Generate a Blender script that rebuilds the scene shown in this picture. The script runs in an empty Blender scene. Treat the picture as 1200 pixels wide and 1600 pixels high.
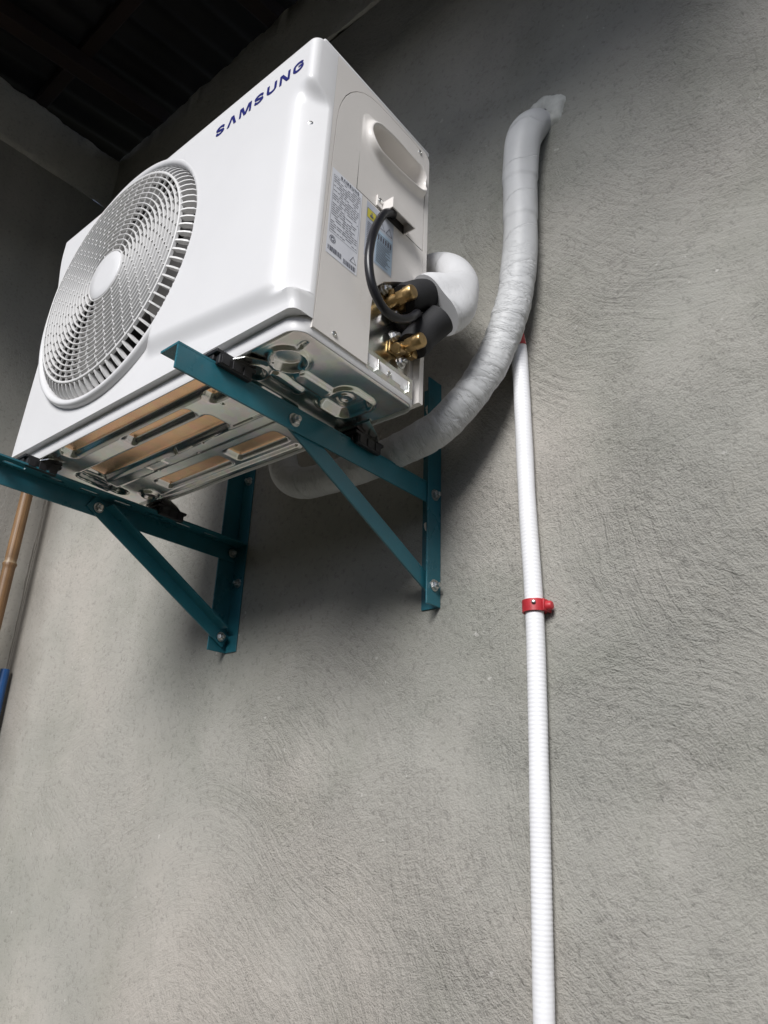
import bpy, bmesh, math, random
from math import sin, cos, pi, radians, sqrt, exp, atan2
from mathutils import Vector, Matrix, noise
random.seed(7)
SC = bpy.context.scene
COL = SC.collection

# ------------------------------------------------------------------ camera
cam_d = bpy.data.cameras.new('camera')
cam = bpy.data.objects.new('camera', cam_d)
COL.objects.link(cam)
R0 = (0.7672412527554332, 0.6404829743098652, 0.033502532582813396)
R1 = (-0.21947005671879133, 0.31127130619242716, -0.9246313147114964)
R2 = (-0.6026389916642669, 0.7020624855099786, 0.37938702160910426)
M = Matrix(((R0[0], -R1[0], -R2[0], 1.4162511), (R0[1], -R1[1], -R2[1], -0.5269069),
            (R0[2], -R1[2], -R2[2], -0.6087170), (0, 0, 0, 1)))
cam.matrix_world = M
cam_d.sensor_width = 36.0
cam_d.lens = 36.0 * 1164.15 / 1600.0
cam_d.clip_start = 0.01
cam_d.clip_end = 300.0
SC.camera = cam

# ------------------------------------------------------------------ world, sun, exposure
SUN_EL, SUN_AZ = radians(31), radians(-70)      # azimuth: direction towards the sun in the xy plane
world = bpy.data.worlds.new('World')
SC.world = world
world.use_nodes = True
nt = world.node_tree
nt.nodes.clear()
wo = nt.nodes.new('ShaderNodeOutputWorld')
bg = nt.nodes.new('ShaderNodeBackground')
sky = nt.nodes.new('ShaderNodeTexSky')
sky.sky_type = 'NISHITA'
sky.sun_disc = False
sky.sun_elevation = SUN_EL
sky.sun_rotation = pi / 2 - SUN_AZ
sky.dust_density = 0.4
sky.air_density = 0.3
hs = nt.nodes.new('ShaderNodeHueSaturation')
hs.inputs["Saturation"].default_value = 0.6
nt.links.new(sky.outputs[0], hs.inputs['Color'])
nt.links.new(hs.outputs[0], bg.inputs['Color'])
bg.inputs['Strength'].default_value = 0.05
nt.links.new(bg.outputs[0], wo.inputs['Surface'])
sd = bpy.data.lights.new('sun', 'SUN')
sd.energy = 1.5
sd.angle = radians(24)
sd.color = (1.0, 0.992, 0.98)
sun = bpy.data.objects.new('sun', sd)
COL.objects.link(sun)
tos = Vector((cos(SUN_EL) * cos(SUN_AZ), cos(SUN_EL) * sin(SUN_AZ), sin(SUN_EL)))
sun.rotation_euler = tos.to_track_quat('Z', 'Y').to_euler()
sun.location = (3, -6, 6)
SC.view_settings.view_transform = 'Standard'
SC.view_settings.look = 'None'
SC.view_settings.gamma = 1.0
SC.view_settings.use_curve_mapping = False
SC.view_settings.exposure = 1.36

# ------------------------------------------------------------------ helpers
def smooth(x, a, b):
    t = min(1.0, max(0.0, (x - a) / (b - a)))
    return t * t * (3 - 2 * t)

def mix(a, b, t):
    return a + (b - a) * t

def obj(name, bm, mats, parent=None, shade=None, recalc=True):
    if recalc:
        bmesh.ops.recalc_face_normals(bm, faces=bm.faces)
    me = bpy.data.meshes.new(name)
    bm.to_mesh(me)
    bm.free()
    if not isinstance(mats, (list, tuple)):
        mats = [mats]
    for m in mats:
        me.materials.append(m)
    if shade is not None:
        for p in me.polygons:
            p.use_smooth = True
        if shade < 180:
            me.set_sharp_from_angle(angle=radians(shade))
    o = bpy.data.objects.new(name, me)
    COL.objects.link(o)
    if parent is not None:
        o.parent = parent
    return o

def tag(o, label=None, cat=None, group=None, kind=None):
    if label: o['label'] = label
    if cat: o['category'] = cat
    if group: o['group'] = group
    if kind: o['kind'] = kind
    return o

def empty(name, loc, label, cat, group=None):
    o = bpy.data.objects.new(name, None)
    o.empty_display_size = 0.05
    o.location = loc
    COL.objects.link(o)
    return tag(o, label, cat, group)

def share(o, parent, loc=None, rot=None):
    c = o.copy()
    COL.objects.link(c)
    c.parent = parent
    if loc is not None: c.location = loc
    if rot is not None: c.rotation_euler = rot
    return c

def add_box(bm, a, b, bev=0.0, mi=0):
    x0, y0, z0 = [min(a[i], b[i]) for i in range(3)]
    x1, y1, z1 = [max(a[i], b[i]) for i in range(3)]
    vs = [bm.verts.new(p) for p in ((x0, y0, z0), (x1, y0, z0), (x1, y1, z0), (x0, y1, z0),
                                    (x0, y0, z1), (x1, y0, z1), (x1, y1, z1), (x0, y1, z1))]
    fs = [bm.faces.new([vs[i] for i in q]) for q in ((0, 3, 2, 1), (4, 5, 6, 7), (0, 1, 5, 4),
                                                    (1, 2, 6, 5), (2, 3, 7, 6), (3, 0, 4, 7))]
    for f in fs: f.material_index = mi
    if bev > 0:
        es = list({e for f in fs for e in f.edges})
        r = bmesh.ops.bevel(bm, geom=es, offset=bev, segments=2, affect='EDGES', profile=0.5)
        for f in r['faces']: f.material_index = mi
    return vs

def frame_from(d):
    d = Vector(d).normalized()
    up = Vector((0, 0, 1)) if abs(d.z) < 0.9 else Vector((1, 0, 0))
    s = d.cross(up).normalized()
    return d, s, s.cross(d).normalized()

def add_lathe(bm, base, axis, prof, n=24, caps=True, phase=0.0, mi=0):
    """prof: list of (distance along axis, radius)"""
    d, s, t = frame_from(axis)
    base = Vector(base)
    rings = []
    for h, r in prof:
        rings.append([bm.verts.new(base + d * h + (s * cos(phase + 2 * pi * k / n) + t * sin(phase + 2 * pi * k / n)) * r)
                      for k in range(n)])
    for a, b in zip(rings[:-1], rings[1:]):
        for k in range(n):
            bm.faces.new((a[k], a[(k + 1) % n], b[(k + 1) % n], b[k])).material_index = mi
    if caps:
        bm.faces.new(rings[0][::-1]).material_index = mi
        bm.faces.new(rings[-1]).material_index = mi

def catmull(pts, per=10):
    P = [Vector(p) for p in pts]
    P = [P[0] * 2 - P[1]] + P + [P[-1] * 2 - P[-2]]
    out = []
    for i in range(1, len(P) - 2):
        for k in range(per):
            t = k / per
            a, b, c, d = P[i - 1], P[i], P[i + 1], P[i + 2]
            out.append(0.5 * ((2 * b) + (c - a) * t + (2 * a - 5 * b + 4 * c - d) * t * t + (3 * b - a - 3 * c + d) * t ** 3))
    out.append(P[-2])
    return out

def resample(path, step):
    L = [0.0]
    for a, b in zip(path[:-1], path[1:]): L.append(L[-1] + (b - a).length)
    n = max(2, int(L[-1] / step))
    out = []
    j = 0
    for k in range(n + 1):
        s = L[-1] * k / n
        while j < len(L) - 2 and L[j + 1] < s: j += 1
        t = (s - L[j]) / max(1e-9, L[j + 1] - L[j])
        out.append(path[j].lerp(path[j + 1], t))
    return out, L[-1]

def add_tube(bm, path, rad, n=20, caps=True, mi=0, flat=None):
    """rad: number or function(s in metres, theta) ; parallel transport frame; writes UV (s, theta)"""
    rf = rad if callable(rad) else (lambda s, th: rad)
    uvl = bm.loops.layers.uv.verify()
    T = []
    for i in range(len(path)):
        a = path[max(0, i - 1)]; b = path[min(len(path) - 1, i + 1)]
        T.append((b - a).normalized())
    _, s, t = frame_from(T[0])
    rings = []; S = 0.0; SS = []
    for i, p in enumerate(path):
        if i:
            S += (p - path[i - 1]).length
            ax = T[i - 1].cross(T[i])
            if ax.length > 1e-9:
                q = Matrix.Rotation(T[i - 1].angle(T[i]), 3, ax.normalized())
                s = q @ s; t = q @ t
        SS.append(S)
        rings.append([bm.verts.new(p + (s * cos(2 * pi * k / n) + t * sin(2 * pi * k / n)) * rf(S, 2 * pi * k / n)) for k in range(n)])
    for i in range(len(rings) - 1):
        a, b = rings[i], rings[i + 1]
        for k in range(n):
            f = bm.faces.new((a[k], a[(k + 1) % n], b[(k + 1) % n], b[k]))
            f.material_index = mi
            for lp, uv in zip(f.loops, ((SS[i], k / n), (SS[i], (k + 1) / n), (SS[i + 1], (k + 1) / n), (SS[i + 1], k / n))):
                lp[uvl].uv = uv
    if caps:
        bm.faces.new(rings[0][::-1]).material_index = mi
        bm.faces.new(rings[-1]).material_index = mi

def prism(bm, outer, holes, depth_dir, depth, to3, mi=0):
    """filled 2D outline with holes, extruded by depth along depth_dir"""
    es = []
    for loop in [outer] + holes:
        vs = [bm.verts.new(to3(*p)) for p in loop]
        for i in range(len(vs)): es.append(bm.edges.new((vs[i], vs[(i + 1) % len(vs)])))
    r = bmesh.ops.triangle_fill(bm, use_beauty=True, use_dissolve=False, edges=es)
    fs = [g for g in r['geom'] if isinstance(g, bmesh.types.BMFace)]
    for f in fs: f.material_index = mi
    e = bmesh.ops.extrude_face_region(bm, geom=fs)
    vs = [g for g in e['geom'] if isinstance(g, bmesh.types.BMVert)]
    bmesh.ops.translate(bm, verts=vs, vec=Vector(depth_dir) * depth)
    for f in bm.faces:
        if f.material_index == 0 and mi: pass

def arc(cx, cy, r, a0, a1, n):
    return [(cx + r * cos(radians(a0 + (a1 - a0) * k / n)), cy + r * sin(radians(a0 + (a1 - a0) * k / n))) for k in range(n + 1)]

def grid_surface(bm, us, vs, fn, keep=None, mat=None):
    G = {}
    def V(i, j):
        if (i, j) not in G: G[(i, j)] = bm.verts.new(fn(us[i], vs[j]))
        return G[(i, j)]
    for i in range(len(us) - 1):
        for j in range(len(vs) - 1):
            uc, vc = (us[i] + us[i + 1]) / 2, (vs[j] + vs[j + 1]) / 2
            if keep and not keep(uc, vc): continue
            f = bm.faces.new((V(i, j), V(i + 1, j), V(i + 1, j + 1), V(i, j + 1)))
            if mat: f.material_index = mat(uc, vc)

def spaced(*segs):
    """segs: (start, end, count)"""
    out = []
    for a, b, n in segs:
        for k in range(n): out.append(a + (b - a) * k / n)
    out.append(segs[-1][1])
    return out

# ------------------------------------------------------------------ materials
def mat(name, base, rough=0.5, metal=0.0, spec=0.5):
    m = bpy.data.materials.new(name)
    m.use_nodes = True
    b = m.node_tree.nodes['Principled BSDF']
    b.inputs['Base Color'].default_value = (*base, 1)
    b.inputs['Roughness'].default_value = rough
    b.inputs['Metallic'].default_value = metal
    b.inputs['Specular IOR Level'].default_value = spec
    return m, m.node_tree, b

def N(t, kind, **kw):
    n = t.nodes.new(kind)
    for k, v in kw.items():
        if k in n.inputs: n.inputs[k].default_value = v
        else: setattr(n, k, v)
    return n

def ramp(t, src, stops):
    r = t.nodes.new('ShaderNodeValToRGB')
    e = r.color_ramp.elements
    while len(e) < len(stops): e.new(0.5)
    for el, (p, c) in zip(e, stops):
        el.position = p
        el.color = (*c, 1) if len(c) == 3 else c
    t.links.new(src, r.inputs[0])
    return r.outputs[0]

def vary(m, t, b, amt=0.06, scale=6.0, rough_amt=0.08, bump=0.0, bscale=200.0, dirt=0.0):
    """uneven tone, uneven gloss and fine relief for a painted or moulded surface"""
    base = b.inputs['Base Color'].default_value[:3]
    co = N(t, 'ShaderNodeTexCoord')
    n1 = N(t, 'ShaderNodeTexNoise', Scale=scale, Detail=6.0, Roughness=0.6)
    t.links.new(co.outputs['Object'], n1.inputs['Vector'])
    c = ramp(t, n1.outputs['Fac'], [(0.3, tuple(x * (1 - amt) for x in base)), (0.7, tuple(min(1, x * (1 + amt * 0.6)) for x in base))])
    if dirt:
        n2 = N(t, 'ShaderNodeTexNoise', Scale=scale * 9, Detail=8.0, Roughness=0.75)
        t.links.new(co.outputs['Object'], n2.inputs['Vector'])
        f = ramp(t, n2.outputs['Fac'], [(0.58, (0, 0, 0)), (0.75, (dirt, dirt, dirt))])
        mx = N(t, 'ShaderNodeMixRGB')
        t.links.new(f, mx.inputs[0]); t.links.new(c, mx.inputs[1])
        mx.inputs[2].default_value = (0.16, 0.13, 0.10, 1)
        c = mx.outputs[0]
    t.links.new(c, b.inputs['Base Color'])
    r0 = b.inputs['Roughness'].default_value
    mr = N(t, 'ShaderNodeMapRange')
    mr.inputs['To Min'].default_value = max(0.02, r0 - rough_amt); mr.inputs['To Max'].default_value = r0 + rough_amt
    t.links.new(n1.outputs['Fac'], mr.inputs['Value'])
    t.links.new(mr.outputs[0], b.inputs['Roughness'])
    if bump:
        n3 = N(t, 'ShaderNodeTexNoise', Scale=bscale, Detail=3.0)
        t.links.new(co.outputs['Object'], n3.inputs['Vector'])
        bp = N(t, 'ShaderNodeBump', Strength=0.3, Distance=bump)
        t.links.new(n3.outputs['Fac'], bp.inputs['Height'])
        t.links.new(bp.outputs[0], b.inputs['Normal'])
    return m

def plaster(name, tone=1.0, rough_side=True, swirl=True):
    m, t, b = mat(name, (0.4, 0.38, 0.35), 0.85, 0, 0.25)
    L = t.links.new
    geo = N(t, 'ShaderNodeNewGeometry')
    sep = N(t, 'ShaderNodeSeparateXYZ'); L(geo.outputs['Position'], sep.inputs[0])
    def math_(op, a, bb=None, c=None):
        n = N(t, 'ShaderNodeMath', operation=op)
        for i, v in enumerate((a, bb, c)):
            if v is None: continue
            if isinstance(v, (int, float)): n.inputs[i].default_value = v
            else: L(v, n.inputs[i])
        return n.outputs[0]
    def noise_(vec, scale, detail=5.0, rough=0.6, dist=0.0):
        n = N(t, 'ShaderNodeTexNoise', Scale=scale, Detail=detail, Roughness=rough, Distortion=dist)
        L(vec, n.inputs['Vector']); return n.outputs['Fac']
    P = geo.outputs['Position']
    # trowel swirls: two layers of polar noise around scattered centres
    arcs = []
    for k, (sc, off) in enumerate(((1.25, 0.0), (1.9, 5.3))):
        ad = N(t, 'ShaderNodeVectorMath', operation='ADD'); L(P, ad.inputs[0]); ad.inputs[1].default_value = (off, 0, off * 0.7)
        wn = N(t, 'ShaderNodeTexNoise', Scale=2.2, Detail=2.0); L(ad.outputs[0], wn.inputs['Vector'])
        wsub = N(t, 'ShaderNodeVectorMath', operation='SCALE'); L(wn.outputs['Color'], wsub.inputs[0]); wsub.inputs['Scale'].default_value = 0.22
        ad2 = N(t, 'ShaderNodeVectorMath', operation='ADD'); L(ad.outputs[0], ad2.inputs[0]); L(wsub.outputs[0], ad2.inputs[1])
        vo = N(t, 'ShaderNodeTexVoronoi', Scale=sc); L(ad2.outputs[0], vo.inputs['Vector'])
        dv = N(t, 'ShaderNodeVectorMath', operation='SUBTRACT'); L(ad2.outputs[0], dv.inputs[0]); L(vo.outputs['Position'], dv.inputs[1])
        s2 = N(t, 'ShaderNodeSeparateXYZ'); L(dv.outputs[0], s2.inputs[0])
        r = math_('SQRT', math_('ADD', math_('MULTIPLY', s2.outputs[0], s2.outputs[0]), math_('MULTIPLY', s2.outputs[2], s2.outputs[2])))
        th = math_('ARCTAN2', s2.outputs[2], s2.outputs[0])
        cv = N(t, 'ShaderNodeCombineXYZ')
        L(math_('MULTIPLY', r, 95.0), cv.inputs[0]); L(math_('MULTIPLY', th, 3.4), cv.inputs[1]); L(math_('MULTIPLY', r, 3.0), cv.inputs[2])
        arcs.append(noise_(cv.outputs[0], 1.0, 4.0, 0.62, 0.4))
    arc_h = math_('ADD', math_('MULTIPLY', arcs[0], 0.6), math_('MULTIPLY', arcs[1], 0.4))
    grain = noise_(P, 95.0, 7.0, 0.68, 0.3)
    fine = noise_(P, 330.0, 3.0, 0.6)
    vo2 = N(t, 'ShaderNodeTexVoronoi', Scale=42.0); L(P, vo2.inputs['Vector'])
    pits = math_('MULTIPLY', noise_(P, 38.0, 6.0, 0.75, 1.2), 1.0)
    lump = noise_(P, 5.0, 3.0, 0.5)
    big = noise_(P, 1.3, 4.0, 0.55)
    # how rough the float finish is: smoother to the left, patchy elsewhere
    rg = N(t, 'ShaderNodeMapRange'); L(sep.outputs[0], rg.inputs['Value'])
    rg.inputs['From Min'].default_value = -0.5; rg.inputs['From Max'].default_value = 0.75
    rg.inputs['To Min'].default_value = 0.30; rg.inputs['To Max'].default_value = 1.0
    patch = ramp(t, noise_(P, 2.3, 3.0), [(0.36, (0.30,) * 3), (0.62, (1,) * 3)])
    amount = math_('MULTIPLY', rg.outputs[0], patch)
    h = math_('ADD', math_('MULTIPLY', arc_h, 1.55 if swirl else 0.3), math_('MULTIPLY', grain, 1.1))
    h = math_('ADD', h, math_('MULTIPLY', fine, 0.65))
    h = math_('ADD', h, math_('MULTIPLY', pits, 0.6))
    h = math_('MULTIPLY', h, amount)
    h = math_('ADD', h, math_('MULTIPLY', lump, 0.7))
    bp = N(t, 'ShaderNodeBump', Strength=1.0, Distance=0.0062)
    L(h, bp.inputs['Height']); L(bp.outputs[0], b.inputs['Normal'])
    # colour of the cement: patches, water streaks, pale grit, dark pits
    c = ramp(t, big, [(0.30, tuple(x * tone for x in (0.335, 0.333, 0.302))), (0.52, tuple(x * tone for x in (0.418, 0.400, 0.364))),
                      (0.72, tuple(x * tone for x in (0.49, 0.452, 0.41)))])
    cv = N(t, 'ShaderNodeCombineXYZ'); L(math_('MULTIPLY', sep.outputs[0], 3.7), cv.inputs[0]); L(math_('MULTIPLY', sep.outputs[2], 1.3), cv.inputs[2])
    L(math_('MULTIPLY', sep.outputs[1], 9.0), cv.inputs[1])
    st = ramp(t, noise_(cv.outputs[0], 1.0, 5.0, 0.6), [(0.30, (0.86, 0.865, 0.86)), (0.65, (1, 1, 1))])
    mx = N(t, 'ShaderNodeMixRGB', blend_type='MULTIPLY'); mx.inputs[0].default_value = 0.7
    L(c, mx.inputs[1]); L(st, mx.inputs[2])
    gr = ramp(t, grain, [(0.34, (0.70, 0.70, 0.70)), (0.46, (1, 1, 1)), (0.66, (1.0, 1.0, 1.0)), (0.75, (1.22, 1.2, 1.17))])
    mx2 = N(t, 'ShaderNodeMixRGB', blend_type='MULTIPLY'); mx2.inputs[0].default_value = 0.75
    L(mx.outputs[0], mx2.inputs[1]); L(gr, mx2.inputs[2])
    # damp blotches
    bl = ramp(t, noise_(P, 3.1, 6.0, 0.68, 0.6), [(0.34, (0.88, 0.895, 0.875)), (0.50, (1, 1, 1)), (0.66, (1, 1, 1)), (0.78, (1.08, 1.06, 1.02))])
    mb = N(t, 'ShaderNodeMixRGB', blend_type='MULTIPLY'); mb.inputs[0].default_value = 0.85
    L(mx2.outputs[0], mb.inputs[1]); L(bl, mb.inputs[2])
    mx2 = mb
    fl = ramp(t, noise_(P, 55.0, 2.0, 0.5), [(0.745, (0, 0, 0)), (0.775, (0.5, 0.5, 0.5))])
    mx3 = N(t, 'ShaderNodeMixRGB'); L(fl, mx3.inputs[0]); L(mx2.outputs[0], mx3.inputs[1]); mx3.inputs[2].default_value = (0.62, 0.60, 0.57, 1)
    out = mx3.outputs[0]
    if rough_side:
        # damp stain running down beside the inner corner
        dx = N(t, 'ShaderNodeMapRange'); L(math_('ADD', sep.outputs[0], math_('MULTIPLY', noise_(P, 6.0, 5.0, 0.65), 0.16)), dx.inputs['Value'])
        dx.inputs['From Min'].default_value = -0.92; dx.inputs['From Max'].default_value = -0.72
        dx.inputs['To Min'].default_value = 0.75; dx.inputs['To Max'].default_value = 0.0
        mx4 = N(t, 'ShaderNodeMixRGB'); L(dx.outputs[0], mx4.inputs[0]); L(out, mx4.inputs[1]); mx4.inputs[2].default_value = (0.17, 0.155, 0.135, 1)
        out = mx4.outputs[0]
    L(out, b.inputs['Base Color'])
    return m

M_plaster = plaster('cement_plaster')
M_plaster2 = plaster('side_plaster', 1.0, False, False)
M_beam = plaster('beam_concrete', 1.5, False, False)
M_white = vary(*mat('white_paint', (0.775, 0.77, 0.775), 0.36), amt=0.04, scale=3.0, rough_amt=0.10, bump=0.00012, bscale=600.0)
M_ivory = vary(*mat('ivory_paint', (0.77, 0.735, 0.70), 0.38), amt=0.05, scale=4.0, rough_amt=0.10, bump=0.00012, bscale=600.0, dirt=0.10)
M_grille = vary(*mat('grille_plastic', (0.74, 0.73, 0.72), 0.42), amt=0.03, scale=8.0)
M_darkin = mat('dark_inside', (0.035, 0.033, 0.032), 0.7)[0]
M_blade = vary(*mat('fan_plastic', (0.12, 0.115, 0.11), 0.5), amt=0.1)
M_navy = mat('navy_ink', (0.018, 0.022, 0.16), 0.4)[0]
M_ink = mat('label_ink', (0.12, 0.125, 0.16), 0.5)[0]
M_sticker = vary(*mat('sticker_white', (0.80, 0.81, 0.86), 0.45), amt=0.03, scale=15.0)
M_stickerb = vary(*mat('sticker_grey', (0.50, 0.53, 0.60), 0.45), amt=0.03, scale=15.0)
M_stickerc = vary(*mat('sticker_blue', (0.42, 0.54, 0.66), 0.45), amt=0.03, scale=15.0)
M_yellow = mat('warning_yellow', (0.62, 0.55, 0.06), 0.5)[0]
M_teal = vary(*mat('teal_enamel', (0.024, 0.155, 0.20), 0.30), amt=0.22, scale=9.0, rough_amt=0.14, bump=0.0004, bscale=180.0, dirt=0.40)
M_rubber = vary(*mat('black_rubber', (0.014, 0.014, 0.016), 0.5), amt=0.2, scale=20.0)
M_foam = vary(*mat('black_foam', (0.016, 0.016, 0.018), 0.75), amt=0.2, scale=30.0, bump=0.001, bscale=500.0)
M_cable = mat('black_cable', (0.012, 0.012, 0.015), 0.32)[0]
M_brass = vary(*mat('brass', (0.52, 0.36, 0.17), 0.36, 1.0), amt=0.45, scale=45.0, rough_amt=0.18, bump=0.0004, bscale=300.0)
M_zinc = vary(*mat('zinc_bolt', (0.66, 0.66, 0.64), 0.30, 1.0), amt=0.15, scale=90.0, rough_amt=0.12)
M_red = vary(*mat('red_plastic', (0.50, 0.03, 0.04), 0.45), amt=0.25, scale=40.0)
M_blue = vary(*mat('blue_pole_paint', (0.02, 0.10, 0.30), 0.4), amt=0.15, scale=10.0)
M_putty = vary(*mat('white_putty', (0.58, 0.585, 0.55), 0.8), amt=0.2, scale=30.0, bump=0.003, bscale=90.0)
M_conduit = vary(*mat('white_conduit', (0.86, 0.86, 0.88), 0.45), amt=0.07, scale=9.0, dirt=0.14)
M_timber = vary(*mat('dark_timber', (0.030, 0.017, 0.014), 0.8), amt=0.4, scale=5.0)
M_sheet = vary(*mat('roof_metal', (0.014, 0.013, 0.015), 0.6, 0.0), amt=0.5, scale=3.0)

def steel(name, col, rough):
    m, t, b = mat(name, col, rough, 1.0)
    co = N(t, 'ShaderNodeTexCoord')
    vo = N(t, 'ShaderNodeTexVoronoi', Scale=70.0)
    no = N(t, 'ShaderNodeTexNoise', Scale=9.0, Detail=5.0)
    t.links.new(co.outputs['Object'], vo.inputs['Vector']); t.links.new(co.outputs['Object'], no.inputs['Vector'])
    sp = N(t, 'ShaderNodeMixRGB', blend_type='MULTIPLY'); sp.inputs[0].default_value = 0.10
    c = ramp(t, no.outputs['Fac'], [(0.3, tuple(x * 0.82 for x in col)), (0.7, tuple(min(1, x * 1.08) for x in col))])
    t.links.new(c, sp.inputs[1]); t.links.new(vo.outputs['Color'], sp.inputs[2])
    t.links.new(sp.outputs[0], b.inputs['Base Color'])
    mr = N(t, 'ShaderNodeMapRange'); mr.inputs['To Min'].default_value = rough - 0.07; mr.inputs['To Max'].default_value = rough + 0.08
    t.links.new(no.outputs['Fac'], mr.inputs['Value']); t.links.new(mr.outputs[0], b.inputs['Roughness'])
    return m
M_galv = steel('galvanised_steel', (0.80, 0.79, 0.75), 0.19)
M_warmrefl = steel('steel_warm_reflection', (1.0, 0.60, 0.36), 0.24)  # plain steel with the orange reflection put into its colour

def wrap(name, col, rough, pitch, seam, crease):
    """insulation wrapped in tape: laps along the tube, stretch creases"""
    m, t, b = mat(name, col, rough)
    L = t.links.new
    uv = N(t, 'ShaderNodeUVMap')
    sep = N(t, 'ShaderNodeSeparateXYZ'); L(uv.outputs[0], sep.inputs[0])
    co = N(t, 'ShaderNodeTexCoord')
    no = N(t, 'ShaderNodeTexNoise', Scale=14.0, Detail=5.0); L(co.outputs['Object'], no.inputs['Vector'])
    a = N(t, 'ShaderNodeMath', operation='MULTIPLY_ADD'); L(sep.outputs[1], a.inputs[0]); a.inputs[1].default_value = pitch; L(sep.outputs[0], a.inputs[2])
    w = N(t, 'ShaderNodeMath', operation='MULTIPLY_ADD'); L(no.outputs['Fac'], w.inputs[0]); w.inputs[1].default_value = 0.05; L(a.outputs[0], w.inputs[2])
    dv = N(t, 'ShaderNodeMath', operation='DIVIDE'); L(w.outputs[0], dv.inputs[0]); dv.inputs[1].default_value = pitch
    fr = N(t, 'ShaderNodeMath', operation='FRACT'); L(dv.outputs[0], fr.inputs[0])
    saw = ramp(t, fr.outputs[0], [(0.0, (0, 0, 0)), (0.04, (seam,) * 3), (0.9, (seam * 0.75,) * 3), (1.0, (seam * 0.7,) * 3)])
    sc = N(t, 'ShaderNodeVectorMath', operation='MULTIPLY'); L(uv.outputs[0], sc.inputs[0]); sc.inputs[1].default_value = (62, 3.2, 1)
    cr = N(t, 'ShaderNodeTexNoise', Scale=1.0, Detail=4.0, Roughness=0.6); L(sc.outputs[0], cr.inputs['Vector'])
    rdg = ramp(t, cr.outputs['Fac'], [(0.40, (1, 1, 1)), (0.47, (0.55,) * 3), (0.49, (0, 0, 0)), (0.51, (0.6,) * 3), (0.60, (0.9,) * 3)])
    wm = N(t, 'ShaderNodeMapRange'); L(sep.outputs[0], wm.inputs['Value'])
    wm.inputs['From Min'].default_value = crease[0]; wm.inputs['From Max'].default_value = crease[0] + 0.12
    wm.inputs['To Min'].default_value = 0.10; wm.inputs['To Max'].default_value = crease[1]
    wr = N(t, 'ShaderNodeMath', operation='MULTIPLY'); L(rdg, wr.inputs[0]); L(wm.outputs[0], wr.inputs[1])
    h = N(t, 'ShaderNodeMath', operation='MULTIPLY_ADD'); L(wr.outputs[0], h.inputs[0]); h.inputs[1].default_value = 1.0; L(saw, h.inputs[2])
    bp = N(t, 'ShaderNodeBump', Strength=0.7, Distance=0.003); L(h.outputs[0], bp.inputs['Height']); L(bp.outputs[0], b.inputs['Normal'])
    c = ramp(t, no.outputs['Fac'], [(0.3, tuple(x * 0.95 for x in col)), (0.7, tuple(min(1, x * 1.06) for x in col))])
    ln = ramp(t, fr.outputs[0], [(0.0, (0.55,) * 3), (0.035, (0.72,) * 3), (0.07, (1, 1, 1)), (0.96, (1, 1, 1)), (1.0, (0.8,) * 3)])
    mq = N(t, 'ShaderNodeMixRGB', blend_type='MULTIPLY'); sm = N(t, 'ShaderNodeTexNoise', Scale=9.0, Detail=2.0); L(co.outputs['Object'], sm.inputs['Vector'])
    L(ramp(t, sm.outputs['Fac'], [(0.42, (0.0,) * 3), (0.66, (0.5,) * 3)]), mq.inputs[0])
    L(c, mq.inputs[1]); L(ln, mq.inputs[2])
    L(mq.outputs[0], b.inputs['Base Color'])
    return m
M_tape = wrap('grey_tape', (0.56, 0.565, 0.57), 0.50, 0.085, 1.0, (0.36, 0.55))
M_tapew = wrap('pale_tape', (0.64, 0.64, 0.65), 0.50, 0.11, 0.6, (0.62, 0.22))

def bamboo_mat():
    m, t, b = mat('bamboo', (0.35, 0.2, 0.09), 0.45)
    uv = N(t, 'ShaderNodeUVMap')
    sc = N(t, 'ShaderNodeVectorMath', operation='MULTIPLY'); t.links.new(uv.outputs[0], sc.inputs[0]); sc.inputs[1].default_value = (4, 60, 1)
    no = N(t, 'ShaderNodeTexNoise', Scale=1.0, Detail=6.0); t.links.new(sc.outputs[0], no.inputs['Vector'])
    c = ramp(t, no.outputs['Fac'], [(0.25, (0.11, 0.055, 0.025)), (0.55, (0.27, 0.15, 0.065)), (0.8, (0.40, 0.25, 0.13))])
    sep = N(t, 'ShaderNodeSeparateXYZ'); t.links.new(uv.outputs[0], sep.inputs[0])
    a1 = N(t, 'ShaderNodeMath', operation='ADD'); t.links.new(sep.outputs[0], a1.inputs[0]); a1.inputs[1].default_value = 0.10
    a2 = N(t, 'ShaderNodeMath', operation='MODULO'); t.links.new(a1.outputs[0], a2.inputs[0]); a2.inputs[1].default_value = 0.30
    f = ramp(t, a2.outputs[0], [(0.0, (0, 0, 0)), (0.003, (0.9,) * 3), (0.012, (0.2,) * 3), (0.03, (0, 0, 0))])
    mx = N(t, 'ShaderNodeMixRGB'); t.links.new(f, mx.inputs[0]); t.links.new(c, mx.inputs[1]); mx.inputs[2].default_value = (0.50, 0.38, 0.24, 1)
    big = N(t, 'ShaderNodeTexNoise', Scale=5.0, Detail=4.0)
    co = N(t, 'ShaderNodeTexCoord'); t.links.new(co.outputs['Object'], big.inputs['Vector'])
    dk = ramp(t, big.outputs['Fac'], [(0.35, (0.45, 0.42, 0.40)), (0.6, (1, 1, 1))])
    m2 = N(t, 'ShaderNodeMixRGB', blend_type='MULTIPLY'); m2.inputs[0].default_value = 0.8
    t.links.new(mx.outputs[0], m2.inputs[1]); t.links.new(dk, m2.inputs[2])
    t.links.new(m2.outputs[0], b.inputs['Base Color'])
    return m
M_bamboo = bamboo_mat()

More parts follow.
